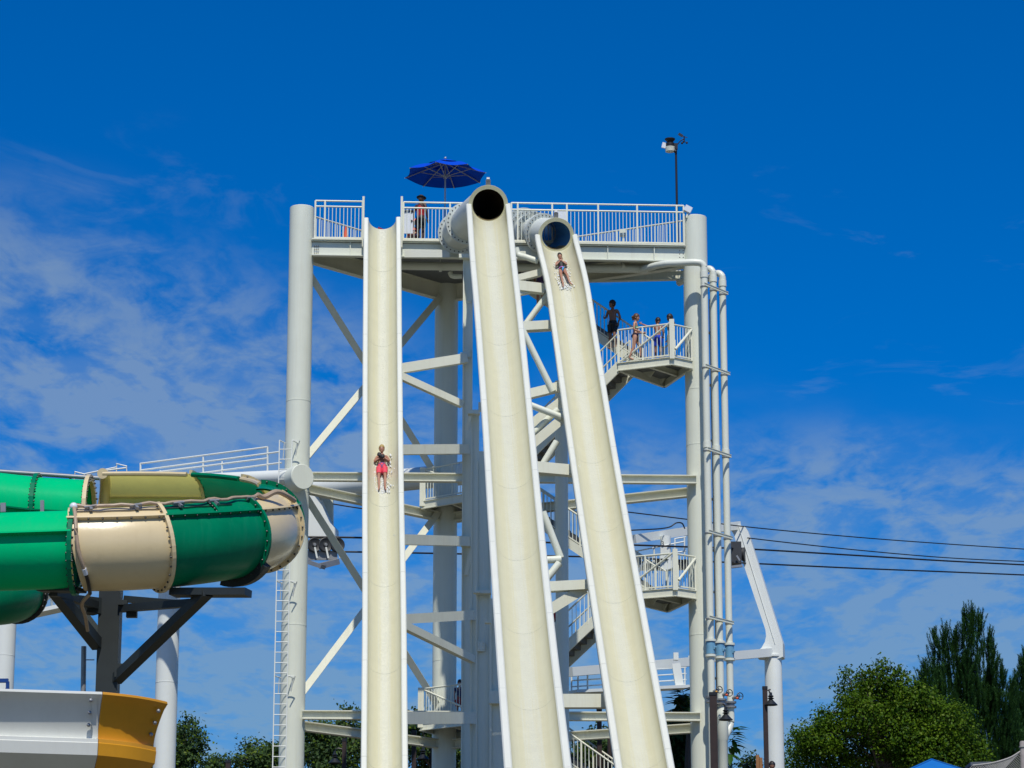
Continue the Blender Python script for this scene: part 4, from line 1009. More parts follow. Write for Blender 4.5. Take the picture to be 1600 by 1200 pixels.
def shell(al0, al1, mo, mi, ang0, ang1, name='shell'):
    """open shell; angles from outward(0) through up(90) or down(-90)"""
    k = max(3, int((al1-al0)/5)); n = 30; ri, ro = [], []
    for i in range(k+1):
        al = al0 + (al1-al0)*i/k; p = turn(al); t, o, u = tframe(al)
        row, row2 = [], []
        ae = ang1 + ((48*(1 - smooth(0, 10, al)) if al0 < 1 else 0)  if name == 'upper_shell' else 0)
        for j in range(n+1):
            a = R(ang0 + (ae-ang0)*j/n); row.append(p + (o*cos(a) + u*sin(a))*RS); row2.append(p + (o*cos(a) + u*sin(a))*(RS-.035))
        ro.append(row); ri.append(row2)
    m = MB(); m.rings(ro, False, False); m.cur = 1; b = len(m.v); m.rings([list(reversed(q)) for q in ri], False, False); m.cur = 0
    w = n+1
    if al0 > 100:                                      # single thin translucent skin
        m = MB(); m.rings([list(q) for q in ro], False, False); return m.build(name, [mi], gs)
    for i in range(k):                                 # long edges
        m.face((i*w, (i+1)*w, b+(i+1)*w+n, b+i*w+n)); m.face(((i+1)*w+n, i*w+n, b+i*w, b+(i+1)*w))
    return m.build(name, [mo, mi], gs)
def ringflange(p, t, o, u, a0, a1, r0, r1, mat_, th=.07, nb=18, parent=None):
    m = MB(); rs = []; n = 30
    for j in range(n+1):
        a = R(a0 + (a1-a0)*j/n); d = o*cos(a) + u*sin(a)
        rs.append([p + d*r0 - t*th/2, p + d*r1 - t*th/2, p + d*r1 + t*th/2, p + d*r0 + t*th/2])
    m.rings(rs, True, True, False); f = m.build('flange', mat_, parent or gs)
    q = MB()
    for j in range(nb):
        a = R(a0 + (a1-a0)*(j+.5)/nb); d = o*cos(a) + u*sin(a)
        for e in (-1, 1): q.ball(p + d*(r0*.4 + r1*.6) + t*(e*(th/2+.012)), .02, 6)
    b = q.build('bolts', 'bolt', f); b['kind'] = 'stuff'; return f
secs = [(0, 27, 'cream', 'olive'), (27, 60, 'teal', 'tealthin'), (60, 86, 'cream', 'olive'), (86, 103, 'teal', 'tealthin'), (103, 128, 'cream', 'olive'), (128, 156, 'teal', 'tealthin'), (156, 180, 'cream', 'olive')]
SEAM = 32
for (a0, a1, mo, mi) in secs:
    shell(a0+.15, a1-.15, mo, mi, -172, SEAM, 'lower_shell')
    shell(a0+.15, a1-.15, mo, mi, SEAM+1, 62 if a1 < 100 else 96, 'upper_shell')
    # long seam flange on the outside with bolts
    m = MB(); rs = []; k = 8
    for i in range(k+1):
        al = a0 + (a1-a0)*i/k; p = turn(al); t, o, u = tframe(al); a = R(SEAM); d = o*cos(a) + u*sin(a); e = u*cos(a) - o*sin(a)
        rs.append([p + d*RS - e*.02, p + d*(RS+.09) - e*.02, p + d*(RS+.09) + e*.02, p + d*RS + e*.02])
    m.rings(rs, True, True, False); f = m.build('seam_flange', mo, gs)
    q = MB()
    for i in range(max(4, int((a1-a0)/3.4))):
        al = a0 + (a1-a0)*(i+.5)/max(4, int((a1-a0)/3.4)); p = turn(al); t, o, u = tframe(al); a = R(SEAM); d = o*cos(a) + u*sin(a); e = u*cos(a) - o*sin(a)
        q.ball(p + d*(RS+.055) - e*.03, .02, 6)
    b = q.build('bolts', 'bolt', f); b['kind'] = 'stuff'
for al, mo in ((27, 'cream'), (60, 'teal'), (86, 'cream'), (103, 'teal'), (128, 'cream'), (156, 'cream')):
    t, o, u = tframe(al); ringflange(turn(al), t, o, u, -172, 60 if al < 100 else 93, RS-.02, RS+.085, mo)
t, o, u = tframe(44); ringflange(turn(44), t, o, u, SEAM+2, 60, RS-.02, RS+.06, 'teal', .05, 5)
# straight legs
def leg(p, d, length, rise, mat_, r, flangeends=(1, 1), seam=-20):
    q = p + d*length + up*rise
    m = MB(); n = 40; tn = (q-p).normalized(); o = tn.cross(up).normalized(); uu = o.cross(tn).normalized()
    if o.y > 0: o = -o
    m.rings([[c + (o*cos(2*pi*j/n) + uu*sin(2*pi*j/n))*r for j in range(n)] for c in ((p, q) if tn.x > 0 else (q, p))][::1], True, False)
    ob = m.build('tube_section', mat_, gs)
    me = ob.data
    return q, tn, o, uu
q0, tn, o_, u_ = leg(pc0, V((-1,0,0)), 3.6, -.12, 'green', RT)
ringflange(pc0 - V((.02,0,0)), V((1,0,0)), V((0,-1,0)), up, -180, 180, RT-.02, RT+.13, 'teal', .08, 34)
def seam(p, q, o, u, ang, r, w, mat_):
    a = R(ang); d = o*cos(a) + u*sin(a); e = u*cos(a) - o*sin(a)
    m = MB(); m.rings([[c + d*r - e*.015, c + d*(r+w) - e*.015, c + d*(r+w) + e*.015, c + d*r + e*.015] for c in (p, q)], True, True, False); return m.build('seam_flange', mat_, gs)
seam(pc0, q0, o_, u_, 13, RT, .13, 'green')
pf = turn(180) - up*.10
q1, tn1, o1, u1 = leg(pf, V((-1,0,0)), 1.05, .06, 'green', RT)
ringflange(q1, V((1,0,0)), V((0,-1,0)), up, -180, 180, RT-.02, RT+.09, 'teal', .08, 34)
q2, tn2, o2, u2 = leg(q1, V((-1,0,-0)), 3.6, .42, 'green', RT)
seam(q1, q2, o2, u2, -8, RT, .12, 'teal'); seam(pf, q1, o1, u1, -8, RT, .12, 'teal')
ringflange(pf, V((1,0,0)), V((0,-1,0)), up, -180, 180, RT-.02, RT+.12, 'cream', .08, 34)
# thick rolled end lip of the cream hood
t, o, u = tframe(179); m = MB(); p = turn(179)
m.tube([p + (o*cos(R(a)) + u*sin(R(a)))*(RS-.01) for a in range(0, 100, 7)], .11, 12, ref=(1,0,0)); m.build('hood_lip', 'cream', gs)
for al0, al1, mo in ((157, 179, 'cream'), (129, 155, 'teal'), (104, 127, 'cream')):
    m = MB(); pts_ = []
    for i in range(9):
        al = al0 + (al1-al0)*i/8; p = turn(al); tt_, o, u = tframe(al); pts_.append(p + u*(RS-.02) + o*-.07)
    m.tube(pts_, .05, 8); m.build('hood_lip', mo, gs)
# pipe along the far leg, and uprights
a = P(-40, 734, 56.9); b_ = P(160, 747.5, 56.8); m = MB(); m.tube([a, b_], .045, 10)
m.tube([P(27, 739, 56.9), P(27, 750, 56.9)], .03, 8); m.tube([P(110, 744, 56.9), P(110, 752, 56.9)], .03, 8); m.build('handrail_pipe', 'valve' if False else 'steel', gs)
for px, w in ((5, .10), (66, .07)):
    m = MB(); m.bar(P(px, 800, 53.2), P(px, 786 if w > .08 else 782, 53.2), w, .05, (0,1,0)); m.build('clip_post', 'steel', gs)
# lower dark green tube glimpsed at the bottom left
p = P(-12, 944, 55.8); q_ = P(48, 940, 56.4); m = MB(); lp = catmull([P(-70, 938, 55), P(-22, 934, 55.2), P(22, 928, 56.0), P(30, 905, 57.0)], 6); m.tube(lp, .56, 32); m.build('tube_section', 'teal', gs)
tl = (lp[13]-lp[12]).normalized(); ol = V((0,-1,0)); ringflange(lp[13], tl, (ol - tl*ol.dot(tl)).normalized(), tl.cross((ol - tl*ol.dot(tl)).normalized()), -180, 180, .54, .65, 'darksteel', .07, 30)
# spray hose with nozzles on the turn
hp = []
for i in range(31):
    al = 1 + 64*i/30; p = turn(al); t, o, u = tframe(al); a = R(57 + 2*sin(i*1.3)); hp.append(p + (o*cos(a) + u*sin(a))*(RS + .07 + .012*sin(i*1.9)))
MB().tube(hp, .032, 8).build('spray_hose', 'tan', gs)
tail = [hp[-1], hp[-1] + V((.10, .12, -.02)), hp[-1] + V((.32, .3, .12)), hp[-1] + V((.5, .55, .1)), hp[-1] + V((.62, .8, .06))]
MB().tube(catmull(tail, 5), .05, 8).build('spray_hose', 'tan', gs)
for al in (7, 20, 33, 45, 60):
    p = turn(al); t, o, u = tframe(al); a = R(55); d = o*cos(a) + u*sin(a); c = p + d*(RS+.06)
    m = MB(); m.bar(c - t*.11, c + t*.11, .06, .06, d); m.bar(c, c - (u*cos(a) - o*sin(a))*.13, .05, .05); m.build('spray_nozzle', 'steel', gs)
ln2 = []
for i in range(25):
    al = 1 + 50*i/24; p = turn(al); t, o, u = tframe(al); a = R(48 + 1.2*abs(sin(i*.8))); ln2.append(p + (o*cos(a) + u*sin(a))*(RS + .02))
MB().tube(ln2, .012, 6).build('hose_line', 'black', gs)
dr = []
for i in range(18):
    a = R(57 - 145*i/17); p = turn(1.6); t, o, u = tframe(1.6); dr.append(p + (o*cos(a) + u*sin(a))*(RS + .06) + t*(.03 + .02*sin(i*.6)))
MB().tube(dr[:13], .035, 8).build('drop_hose', 'tan', gs); MB().tube(dr[12:], .035, 8).build('drop_hose', 'black', gs)
MB().ball(dr[0], .075, 10).build('tee_fitting', 'signwhite', gs); MB().tube([dr[11], dr[12]], .045, 8).build('coupling', 'signwhite', gs)
m = MB(); m.tube(catmull([dr[-1], P(128, 945, 51), P(133, 962, 51.5), P(137, 985, 52)], 6), .035, 8); m.build('drop_hose', 'tan', gs)
# column with arms
xcg = Xat(167, 53, 9); m = MB(); m.box((xcg, 53, (tz(53) + Zat(918, 53))/2), (.40, .40, Zat(918, 53) - tz(53))); m.build('support_column', 'darksteel', gs)
def arm(x0, y0, Y0_, x1, y1, Y1_, w, h, name='support_arm'): return MB().bar(P(x0, y0, Y0_), P(x1, y1, Y1_), w, h).build(name, 'darksteel', gs)
arm(181, 1062, 52.9, 324, 925, 50.3, .2, .17); arm(153, 1008, 52.9, 85, 922, 50.6, .2, .2); arm(160, 1005, 53.1, 100, 925, 55.5, .2, .18)
arm(187, 951, 52.9, 300, 942, 51.2, .14, .14); arm(195, 936, 53, 290, 944, 52.6, .12, .12); arm(84, 925, 50.4, 150, 946, 52.8, .14, .14); arm(118, 944, 52.6, 152, 948, 52.9, .3, .3)
arm(270, 926, 50.6, 388, 926, 50.2, .35, .13, 'saddle'); arm(65, 922, 50.4, 128, 922, 50.0, .3, .07, 'saddle')
p_, (t, o, u) = turn(61), tframe(61)
m = MB(); rs = []
for j in range(13):
    a = R(-112 + 70*j/12); d = o*cos(a) + u*sin(a); rs.append([p_ + d*(RS+.01) - t*.1, p_ + d*(RS+.16) - t*.1, p_ + d*(RS+.16) + t*.1, p_ + d*(RS+.01) + t*.1])
m.rings(rs, True, True, False); m.build('saddle', 'darksteel', gs)
for (x, y, w, h) in ((192, 942, .18, .09), (206, 960, .2, .12), (188, 1048, .2, .25)):
    MB().box(P(x, y, 52.75), (w, .14, h)).build('bolt_plate', 'darksteel', gs)
m = MB(); m.tube([P(131, 1010, 53.4), P(130, 1085, 53.4), P(130, 1200, 53.4)], .05, 10); m.bar(P(131, 1031, 53.4), P(147, 1031, 53.2), .015, .02); m.build('drain_pipe', 'steel', gs)

# ---------------------------------------------------------------- white and yellow open flume, lower left
Yf = 40.0
fm = thing('open_flume', (P(60, 1150, Yf).x, Yf + .6, 0), 'white and yellow open flume panels at the lower left, seen from below', 'waterslide')
def fsec(p, out):          # section at lip point p, outward horizontal unit vector
    pr = [(.25, .0), (.28, -.012), (.285, -.04)] + [(.27*(1-q)**1.5 - .02 + .0*q, -.05 - .55*q) for q in (.12, .25, .4, .55, .7, .85, 1)] + [(-.02, -.625), (.05, -.64), (.05, -.69), (.06, -.70), (.035, -.87), (-1.05, -1.62), (-1.05, -1.50), (-.02, -.84), (-.08, -.6), (.23, -.02)]
    return [p + out*x + up*z for x, z in pr]
A_ = P(-60, 1074, Yf); B_ = P(151, 1080.5, Yf); C_ = P(239, 1094.5, Yf + .5)
A_.y += .27; B_.y += .27; C_.y += .27
o0 = V((.0, -1, 0)); o2 = ((C_-B_).cross(up)).normalized(); o1 = (o0 + o2).normalized()
def fl(ps, mat_): 
    m = MB(); m.rings([list(reversed(fsec(p, o))) for p, o in ps], True, True, True); return m.build('flume_panel', mat_, fm)
w_ = fl([(A_, o0), (B_ - V((.004,0,0)), o1)], 'flume')
yl_ = []
for i in range(7):
    f = i/6; yl_.append((B_.lerp(C_, f) + o2*(.10*sin(pi*f)) + (V((.004,0,0)) if i == 0 else V((0,0,0))), o1.lerp((o2 + V((.16,.10,0))).normalized(), f).normalized()))
y_ = fl(yl_, 'yellow')
# flanges at the joint and at the free end
def fflange(p, o, t, mat_, parent):
    m = MB(); s_ = fsec(p, o); s2_ = [q + (q - (p + o*-.4 + up*-.7)).normalized()*.05 for q in s_]
    m.rings([[q - t*.025 for q in s_[:9]], [q - t*.025 for q in s2_[:9]], [q + t*.025 for q in s2_[:9]], [q + t*.025 for q in s_[:9]]], False, False, False); return m.build('flange', mat_, parent)
def bolts_on(p, q, n, parent, r=.028, o=V((0,-.03,0))):
    for k in range(n):
        c = p.lerp(q, (k+.35)/n); MB().lathe(c + o, [(r, -.02), (r, .01), (r*.5, .025), (.002, .03)], 10, (V((1,0,0)), up, V((0,-1,0)))).build('bolt', 'steel' , parent)
s_ = fsec(B_ - V((.07, 0, 0)), o0); bolts_on(s_[2] - up*.03, s_[9] + up*.05 + V((-.07,0,0)), 3, w_)
bolts_on(s_[15] + V((-.2, .12, -.10)), s_[16] + V((-.55, 0, .1)), 5, w_, .03)
s_ = fsec(C_ - (C_-B_).normalized()*.07, o2)
m = MB()
bolts_on(s_[2] - up*.06, s_[9] + up*.03, 3, y_); bolts_on(s_[15] + V((-.06,.02,-.06)), s_[16] + V((.2, 0, .2)), 5, y_)
def lipband(p, o, t, w, mat_, nm):
    s_ = fsec(p, o); m = MB()
    m.rings([[q + (o*.012) for q in s_[2:11]], [q + o*.014 - t*w for q in s_[2:11]]], False, False, True)
    m.build(nm, mat_, fm); m = MB(); m.rings([[q - up*.012 for q in s_[15:17]], [q - up*.014 - t*w for q in s_[15:17]]], False, False, False); return m.build(nm, mat_, fm)
lipband(C_, yl_[-1][1], (C_-B_).normalized(), .10, 'yellow', 'end_flange')
lipband(B_, o0, V((1,0,0)), .08, 'flume', 'joint_flange')
m = MB(); pz = P(104, 1206, Yf+.6); m.ball(pz, (.10, .06, .06), 12); m.build('drain_fitting', 'black', fm)
MB().lathe((A_.x + 1.4, Yf + 1.0, 0), [(.16, -.2), (.16, A_.z - 1.5)], 20).build('support_column', 'darksteel', fm)
# blue metal frame behind it
t = thing('metal_frame', (P(2, 1075, 44).x, 44, 0), 'dark blue square tube frame sticking up behind the white flume', 'frame')
m = MB(); m.bar(P(-60, 1064, 44), P(13, 1063.5, 44), .06, .06); m.bar(P(12, 1065, 44), P(12, 1075, 44), .05, .05, (0,1,0)); m.build('top_bar', 'blueframe', t)
m = MB(); z = P(12, 1075, 44).z
for px in (-58, 12): x = P(px, 1070, 44).x; m.bar((x, 44, 0), (x, 44, z), .055, .055, (0,1,0))
m.build('upright', 'blueframe', t)

# ---------------------------------------------------------------- lamp posts
def lamp(px0, px1, Y, ytop, lx, ly, side, label, lamp_=True, w=None):
    zt = Zat(ytop, Y); x0, x1 = Xat(px0, Y, zt), Xat(px1, Y, zt); x = (x0+x1)/2; w = x1 - x0
    t = thing('lamp_post', (x, Y, tz(Y)), label, 'lamp post', 'timber lamp posts')
    MB().box((x, Y, (zt + tz(Y))/2 - .1), (w, w, zt - tz(Y) + .2)).build('post', 'wood', t); MB().box((x, Y, zt - .03), (w*1.15, w*1.15, .1)).build('cap', 'black', t)
    if lamp_:
        k = Y/95; c = P(lx, ly, Y - .05)
        m = MB(); m.tube(catmull([V((x, Y - .05, c.z + .34)), V((x + side*.2, Y - .05, c.z + .40)), V((c.x - side*.06, Y - .05, c.z + .38)), V((c.x, Y - .05, c.z + .22))], 5), .025, 8); m.build('arm', 'black', t)
        s_ = MB(); s_.lathe(c, [(.02, .30), (.05, .28), (.055, .2), (.11, .16), (.055, .12), (.12, .08), (.06, .05), (.10, .0), (.235, -.14), (.235, -.155), (.09, -.02), (.02, .0)], 24); s_.build('lamp_shade', 'lampshade', t)
    return t
lamp(1108.5, 1119.5, 94.5, 1083, 1134, 1118, 1, 'dark timber lamp post in front of the white water pipes')
lamp(1191.5, 1198.5, 99, 1073.5, 1204.5, 1095, 1, 'dark timber lamp post beside the right chairlift column')
lamp(535, 541.5, 107, 1155, 523, 1186, -1, 'dark timber lamp post between the left column and the open slide')
lamp(932.5, 940, 100.5, 1107, 925, 1150, -1, 'dark timber lamp post seen between the middle and right slides', False)
lamp(643.5, 650.5, 106, 1142, 661, 1180, 1, 'dark timber lamp post just right of the open slide')
lamp(353, 360.5, 113, 1189, 345, 1200, -1, 'short dark post top left of the ladder', False)
lamp(672.5, 676, 106.5, 1152, 660, 1180, -1, 'thin dark post under the lower left landing', False)
lamp(949, 956, 102, 1148, 960, 1190, 1, 'dark post top beside the lower stair, right of the taller post', False)
# sign posts, canopy, net
t = thing('timber_post', (P(1184, 1190, 96).x, 96, tz(96)), 'pair of orange brown timber posts beside the lamp post, only tops showing', 'post')
for (x0, x1, y0) in ((1181, 1186, 1180), (1186.5, 1191, 1184)):
    a, b_ = P(x0, y0, 96), P(x1, y0, 96); MB().box(((a.x+b_.x)/2, 96, (a.z + tz(96))/2), (b_.x-a.x, .12, a.z - tz(96))).build('upright', 'rawwood', t)
ap = P(1464, 1180.5, 101); t = thing('canopy', (ap.x, 102.5, tz(101)), 'bright blue pyramid roofed shelter at the bottom right', 'shelter')
hw = 1.65; ez = ap.z - .78; cr_ = [V((ap.x - hw*.95, 101 - hw + 1.2, ez)), V((ap.x + hw*1.05, 101 - hw + 1.5, ez)), V((ap.x + hw*1.05, 101 + hw + 1.5, ez)), V((ap.x - hw*.95, 101 + hw + 1.2, ez))]
apx = V((ap.x, 102.3, ap.z + .02))
for k in range(4):
    m = MB(); m.v += [apx, cr_[k], cr_[(k+1) % 4], apx - up*.04, cr_[k] - up*.04, cr_[(k+1) % 4] - up*.04]
    for f in ((0,1,2), (5,4,3), (1,4,5,2), (0,3,4,1), (2,5,3,0)): m.face(f)
    m.build('roof_panel', 'blueroof', t)
    MB().bar(apx + up*.015, cr_[k] + up*.015, .07, .035).build('hip_cap', 'blueroof', t)
for k in range(4): c = cr_[k]; MB().box((c.x*.9 + ap.x*.1, c.y*.9 + 102.3*.1, (tz(101) + c.z)/2 + .02), (.12, .12, c.z - tz(101))).build('post', 'greywood', t)
a = P(1530, 1196, 104); t = thing('shed', (a.x, 105, tz(104)), 'low grey shingled roof behind the blue shelter', 'shed')
m = MB(); m.bar(P(1512, 1197, 104), P(1544, 1196, 104), 1.4, .12); m.build('roof', 'greyroof', t); MB().box((a.x, 104, (a.z + tz(104))/2 - .1), (.9, 1.2, a.z - tz(104) - .2)).build('wall', 'greywood', t)
a = P(1597.5, 1158, 98); t = thing('rope_fence', (a.x, 98, tz(98)), 'pale rope net sagging from a grey timber post at the right edge', 'rope fence')
m = MB(); m.lathe((a.x, 98, 0), [(.10, tz(98)-.2), (.10, a.z - .05), (.07, a.z)], 14); m.build('post', 'greywood', t)
MB().lathe((a.x, 98, P(1597, 1167, 98).z), [(.11,-.02),(.13,-.02),(.13,.02),(.11,.02)], 14, caps=False).build('rope_collar', 'rope', t)
top = catmull([P(1596, 1173, 98), P(1580, 1183, 98), P(1563, 1189, 98), P(1545, 1193, 98), P(1520, 1196, 98)], 6); MB().tube(top, .03, 8).build('top_rope', 'rope', t)
m = MB()
for i in range(0, 25):
    p = top[min(i, len(top)-1)]
    for s_ in (-1, 1):
        q = V((p.x + s_*1.2, 98, p.z - 1.2)); m.tube([p, q], .012, 4)
m.build('net', 'rope', t)['kind'] = 'stuff'

# ---------------------------------------------------------------- people
SK = {'fair': (.52, .27, .18), 'tan': (.40, .19, .12), 'brown': (.25, .12, .07), 'dark': (.085, .042, .028)}
for k, c in SK.items(): M['skin_'+k] = mat('skin_'+k, c, .45, .08, 14)
M['hair_dark'] = mat('dark_hair', (.012, .009, .008), .55, .3, 30); M['hair_brown'] = mat('brown_hair', (.10, .045, .018), .5, .3, 30); M['hair_blond'] = mat('sandy_hair', (.44, .31, .10), .5, .3, 30)
M['c_black'] = mat('black_swimwear', (.012, .012, .015), .6, .1, 10); M['c_blue'] = mat('blue_swimwear', (.012, .06, .62), .6, .1, 10); M['c_navy'] = mat('navy_swimwear', (.012, .02, .11), .6, .1, 10)
M['c_green'] = mat('green_bikini', (.01, .42, .16), .55, .1, 10); M['c_pink'] = mat('pink_red_shorts', (.78, .06, .10), .6, .2, 14); M['c_purple'] = mat('purple_print', (.14, .10, .30), .6, .3, 14)
M['c_lilac'] = mat('lilac_print', (.75, .22, .75), .6, .2, 14); M['c_sky'] = mat('sky_blue_print', (.06, .35, .75), .6, .2, 14)
def skin_mesh(verts, edges, radii, root, levels=2):
    me = bpy.data.meshes.new('tmp'); me.from_pydata([tuple(v) for v in verts], edges, []); o = bpy.data.objects.new('tmp', me); C.objects.link(o)
    md = o.modifiers.new('s', 'SKIN'); md.use_smooth_shade = True; ss = o.modifiers.new('b', 'SUBSURF'); ss.levels = levels; ss.render_levels = levels
    sv = me.skin_vertices[0].data
    for i, r in enumerate(radii): sv[i].radius = r if isinstance(r, tuple) else (r, r); sv[i].use_root = (i == root)
    dg = bpy.context.evaluated_depsgraph_get(); dg.update(); ev = o.evaluated_get(dg); em = ev.to_mesh()
    vs = [v.co.copy() for v in em.vertices]; fs = [tuple(p.vertices) for p in em.polygons]; ev.to_mesh_clear()
    bpy.data.objects.remove(o); bpy.data.meshes.remove(me); return vs, fs
def add_mesh(mb, vs, fs, m=0):
    b = len(mb.v); mb.v += vs
    for f in fs: mb.face([b+i for i in f], True, m)
STAND = dict(pel=(0,0,.95), wai=(0,0,1.09), che=(0,-.01,1.30), nec=(0,.0,1.47), hea=(0,-.02,1.56),
    shL=(.17,0,1.41), elL=(.23,.03,1.14), wrL=(.25,-.04,.90), shR=(-.17,0,1.41), elR=(-.23,.03,1.14), wrR=(-.25,-.04,.90),
    hiL=(.09,0,.90), knL=(.10,-.02,.50), anL=(.10,.03,.09), toL=(.12,-.15,.04), hiR=(-.09,0,.90), knR=(-.10,-.02,.50), anR=(-.10,.03,.09), toR=(-.12,-.15,.04))
RAD = dict(pel=(.135,.105), wai=(.12,.095), che=(.15,.11), nec=.055, hea=.05, shL=.062, elL=.04, wrL=.028, shR=.062, elR=.04, wrR=.028,
    hiL=.092, knL=.056, anL=.038, toL=.03, hiR=.092, knR=.056, anR=.038, toR=.03)
BONES = [('pel','wai'),('wai','che'),('che','nec'),('nec','hea'),('che','shL'),('shL','elL'),('elL','wrL'),('che','shR'),('shR','elR'),('elR','wrR'),
    ('pel','hiL'),('hiL','knL'),('knL','anL'),('anL','toL'),('pel','hiR'),('hiR','knR'),('knR','anR'),('anR','toR')]
def person(label, T, pose, skin, hair, clothes, group=None, look=(0,-1,0), headup=None, hairstyle='short', slim=1.0, extra=None, fem=False):
    """T: 4x4 placing local metres in the world; pose overrides joints; clothes: list of (part name, material, list of (joint a, joint b, t0, t1, radius factor))"""
    J = {k: V(v) for k, v in STAND.items()}; J.update({k: V(v) for k, v in pose.items()})
    rad = {k: (tuple(q*slim for q in r) if isinstance(r, tuple) else r*slim) for k, r in RAD.items()}
    if fem: rad['shL'] = rad['shR'] = .05*slim; rad['wai'] = (.105*slim, .085*slim); rad['che'] = (.125*slim, .10*slim); rad['hiL'] = rad['hiR'] = .10*slim
    keys = list(J); vs = [J[k] for k in keys]; es = [(keys.index(a), keys.index(b)) for a, b in BONES]; rs = [rad[k] for k in keys]
    # thigh / calf / upper arm bulges
    for a, b, f, r in (('hiL','knL',.4,.078),('hiR','knR',.4,.078),('knL','anL',.3,.058),('knR','anR',.3,.058),('shL','elL',.45,.047),('shR','elR',.45,.047),('elL','wrL',.3,.04),('elR','wrR',.3,.04)):
        i = len(vs); vs.append(J[a].lerp(J[b], f)); rs.append(r*slim); ia, ib = keys.index(a), keys.index(b)
        e = (ia, ib) if (ia, ib) in es else (ib, ia); es.remove(e); es += [(ia, i), (i, ib)]
    bv, bf = skin_mesh(vs, es, rs, keys.index('pel'))
    mb = MB(); add_mesh(mb, bv, bf)
    # head with nose, brow, ears
    lk = V(look).normalized(); hu = V(headup).normalized() if headup else (J['hea'] - J['nec']).normalized(); X_ = lk.cross(hu).normalized(); lk = hu.cross(X_).normalized()
    hc = J['hea'] + hu*.075; hr = .126
    b0 = len(mb.v); mb.ball(hc, (hr*.76, hr*.92, hr*1.05), 16, (X_, lk, hu)); b1 = len(mb.v)
    for i in range(b0, b1):
        v = mb.v[i] - hc; f = v.dot(lk); h = v.dot(hu); sd_ = abs(v.dot(X_))
        if h < -.03: v = v - X_*(v.dot(X_)*.22) + lk*(.012 if f > 0 else -.0)
        mb.v[i] = hc + v
    mb.ball(hc + lk*.108 - hu*.018, (.014, .020, .022), 8, (X_, lk, hu)); mb.ball(hc + lk*.095 - hu*.092, (.03, .02, .018), 8, (X_, lk, hu))
    for s_ in (-1, 1):
        mb.ball(hc + X_*(s_*.09) - hu*.01 - lk*.01, (.012, .024, .032), 8, (X_, lk, hu))
        mb.cur = 1; mb.ball(hc + X_*(s_*.036) + lk*.098 + hu*.012, (.015, .010, .009), 8, (X_, lk, hu)); mb.cur = 0
    mb.cur = 2; mb.ball(hc + lk*.104 - hu*.058, (.026, .008, .009), 8, (X_, lk, hu)); mb.cur = 0
    # hands: palm, four fingers, thumb
    for sd_ in 'LR':
        w, e = J['wr'+sd_], J['el'+sd_]; d = (w - e).normalized(); cv = pose.get('palm'+sd_); n_ = V(cv) if cv else V((0, -1, 0))
        if abs(n_.dot(d)) > .95: n_ = V((1,0,0))
        a = d.cross(n_).normalized(); n_ = a.cross(d).normalized()
        if sd_ == 'R': a = -a
        pc = w + d*.05; mb.ball(pc, (.042, .052, .018), 10, (a, d, n_))
        for k, (o_, ln) in enumerate(((-.03, .062), (-.010, .075), (.010, .07), (.028, .056))):
            p0 = w + d*.085 + a*o_; p1 = p0 + d*ln*.5 + n_*.008; p2 = p1 + d*ln*.45 + n_*.03; mb.tube([p0, p1, p2], [.0095, .009, .007], 6)
        p0 = w + d*.04 + a*-.035; mb.tube([p0, p0 + d*.03 + a*-.03 + n_*.01, p0 + d*.06 + a*-.035 + n_*.025], [.012, .010, .008], 6)
    loc = T.translation.copy(); Tm = T
    def world(m_): m_.v = [Tm @ v for v in m_.v]; return m_
    base = Tm @ V((0, 0, 0)); t = thing('person', base, label, 'person', group)
    world(mb).build('body', ['skin_'+skin, 'lettering', 'hair_brown' if skin == 'fair' else 'skin_'+('dark' if skin in ('brown', 'dark') else 'brown')], t)
    h = MB()
    if hairstyle == 'cap':
        h.ball(hc + hu*.045 - lk*.005, (hr*.84, hr*1.0, hr*.82), 14, (X_, lk, hu)); h.lathe(hc + hu*.055, [(.07, 0), (.165, -.015), (.165, -.005), (.07, .015)], 18, (X_, lk, hu), caps=False)
    else:
        q = MB(); q.ball(hc + hu*.034 - lk*.010, (hr*.86, hr*.98, hr*1.03), 16, (X_, lk, hu))
        for i, v in enumerate(q.v):                                # tufted outline
            d = v - hc; q.v[i] = v + d*(.10*(random.random() - .4))
        h = q
        if hairstyle == 'bun': h.ball(hc - lk*.13 + hu*.0, (.055, .05, .06), 10, (X_, lk, hu)); h.tube([hc - lk*.09 - hu*.02, hc - lk*.12 - hu*.12], [.05, .02], 8)
        if hairstyle == 'long':
            for s_ in (-1, 1): h.tube([hc + X_*(s_*.07) - lk*.03, hc + X_*(s_*.10) - hu*.12 - lk*.04, hc + X_*(s_*.11) - hu*.24 - lk*.03], [.05, .04, .02], 8)
        # hair does not cover the face
        h.v = [v if (v - hc).dot(lk) < .062 or (v - hc).dot(hu) > .050 else v - lk*((v - hc).dot(lk) - .03) for v in h.v]
    world(h).build('hair' if hairstyle != 'cap' else 'hat', hair, t)
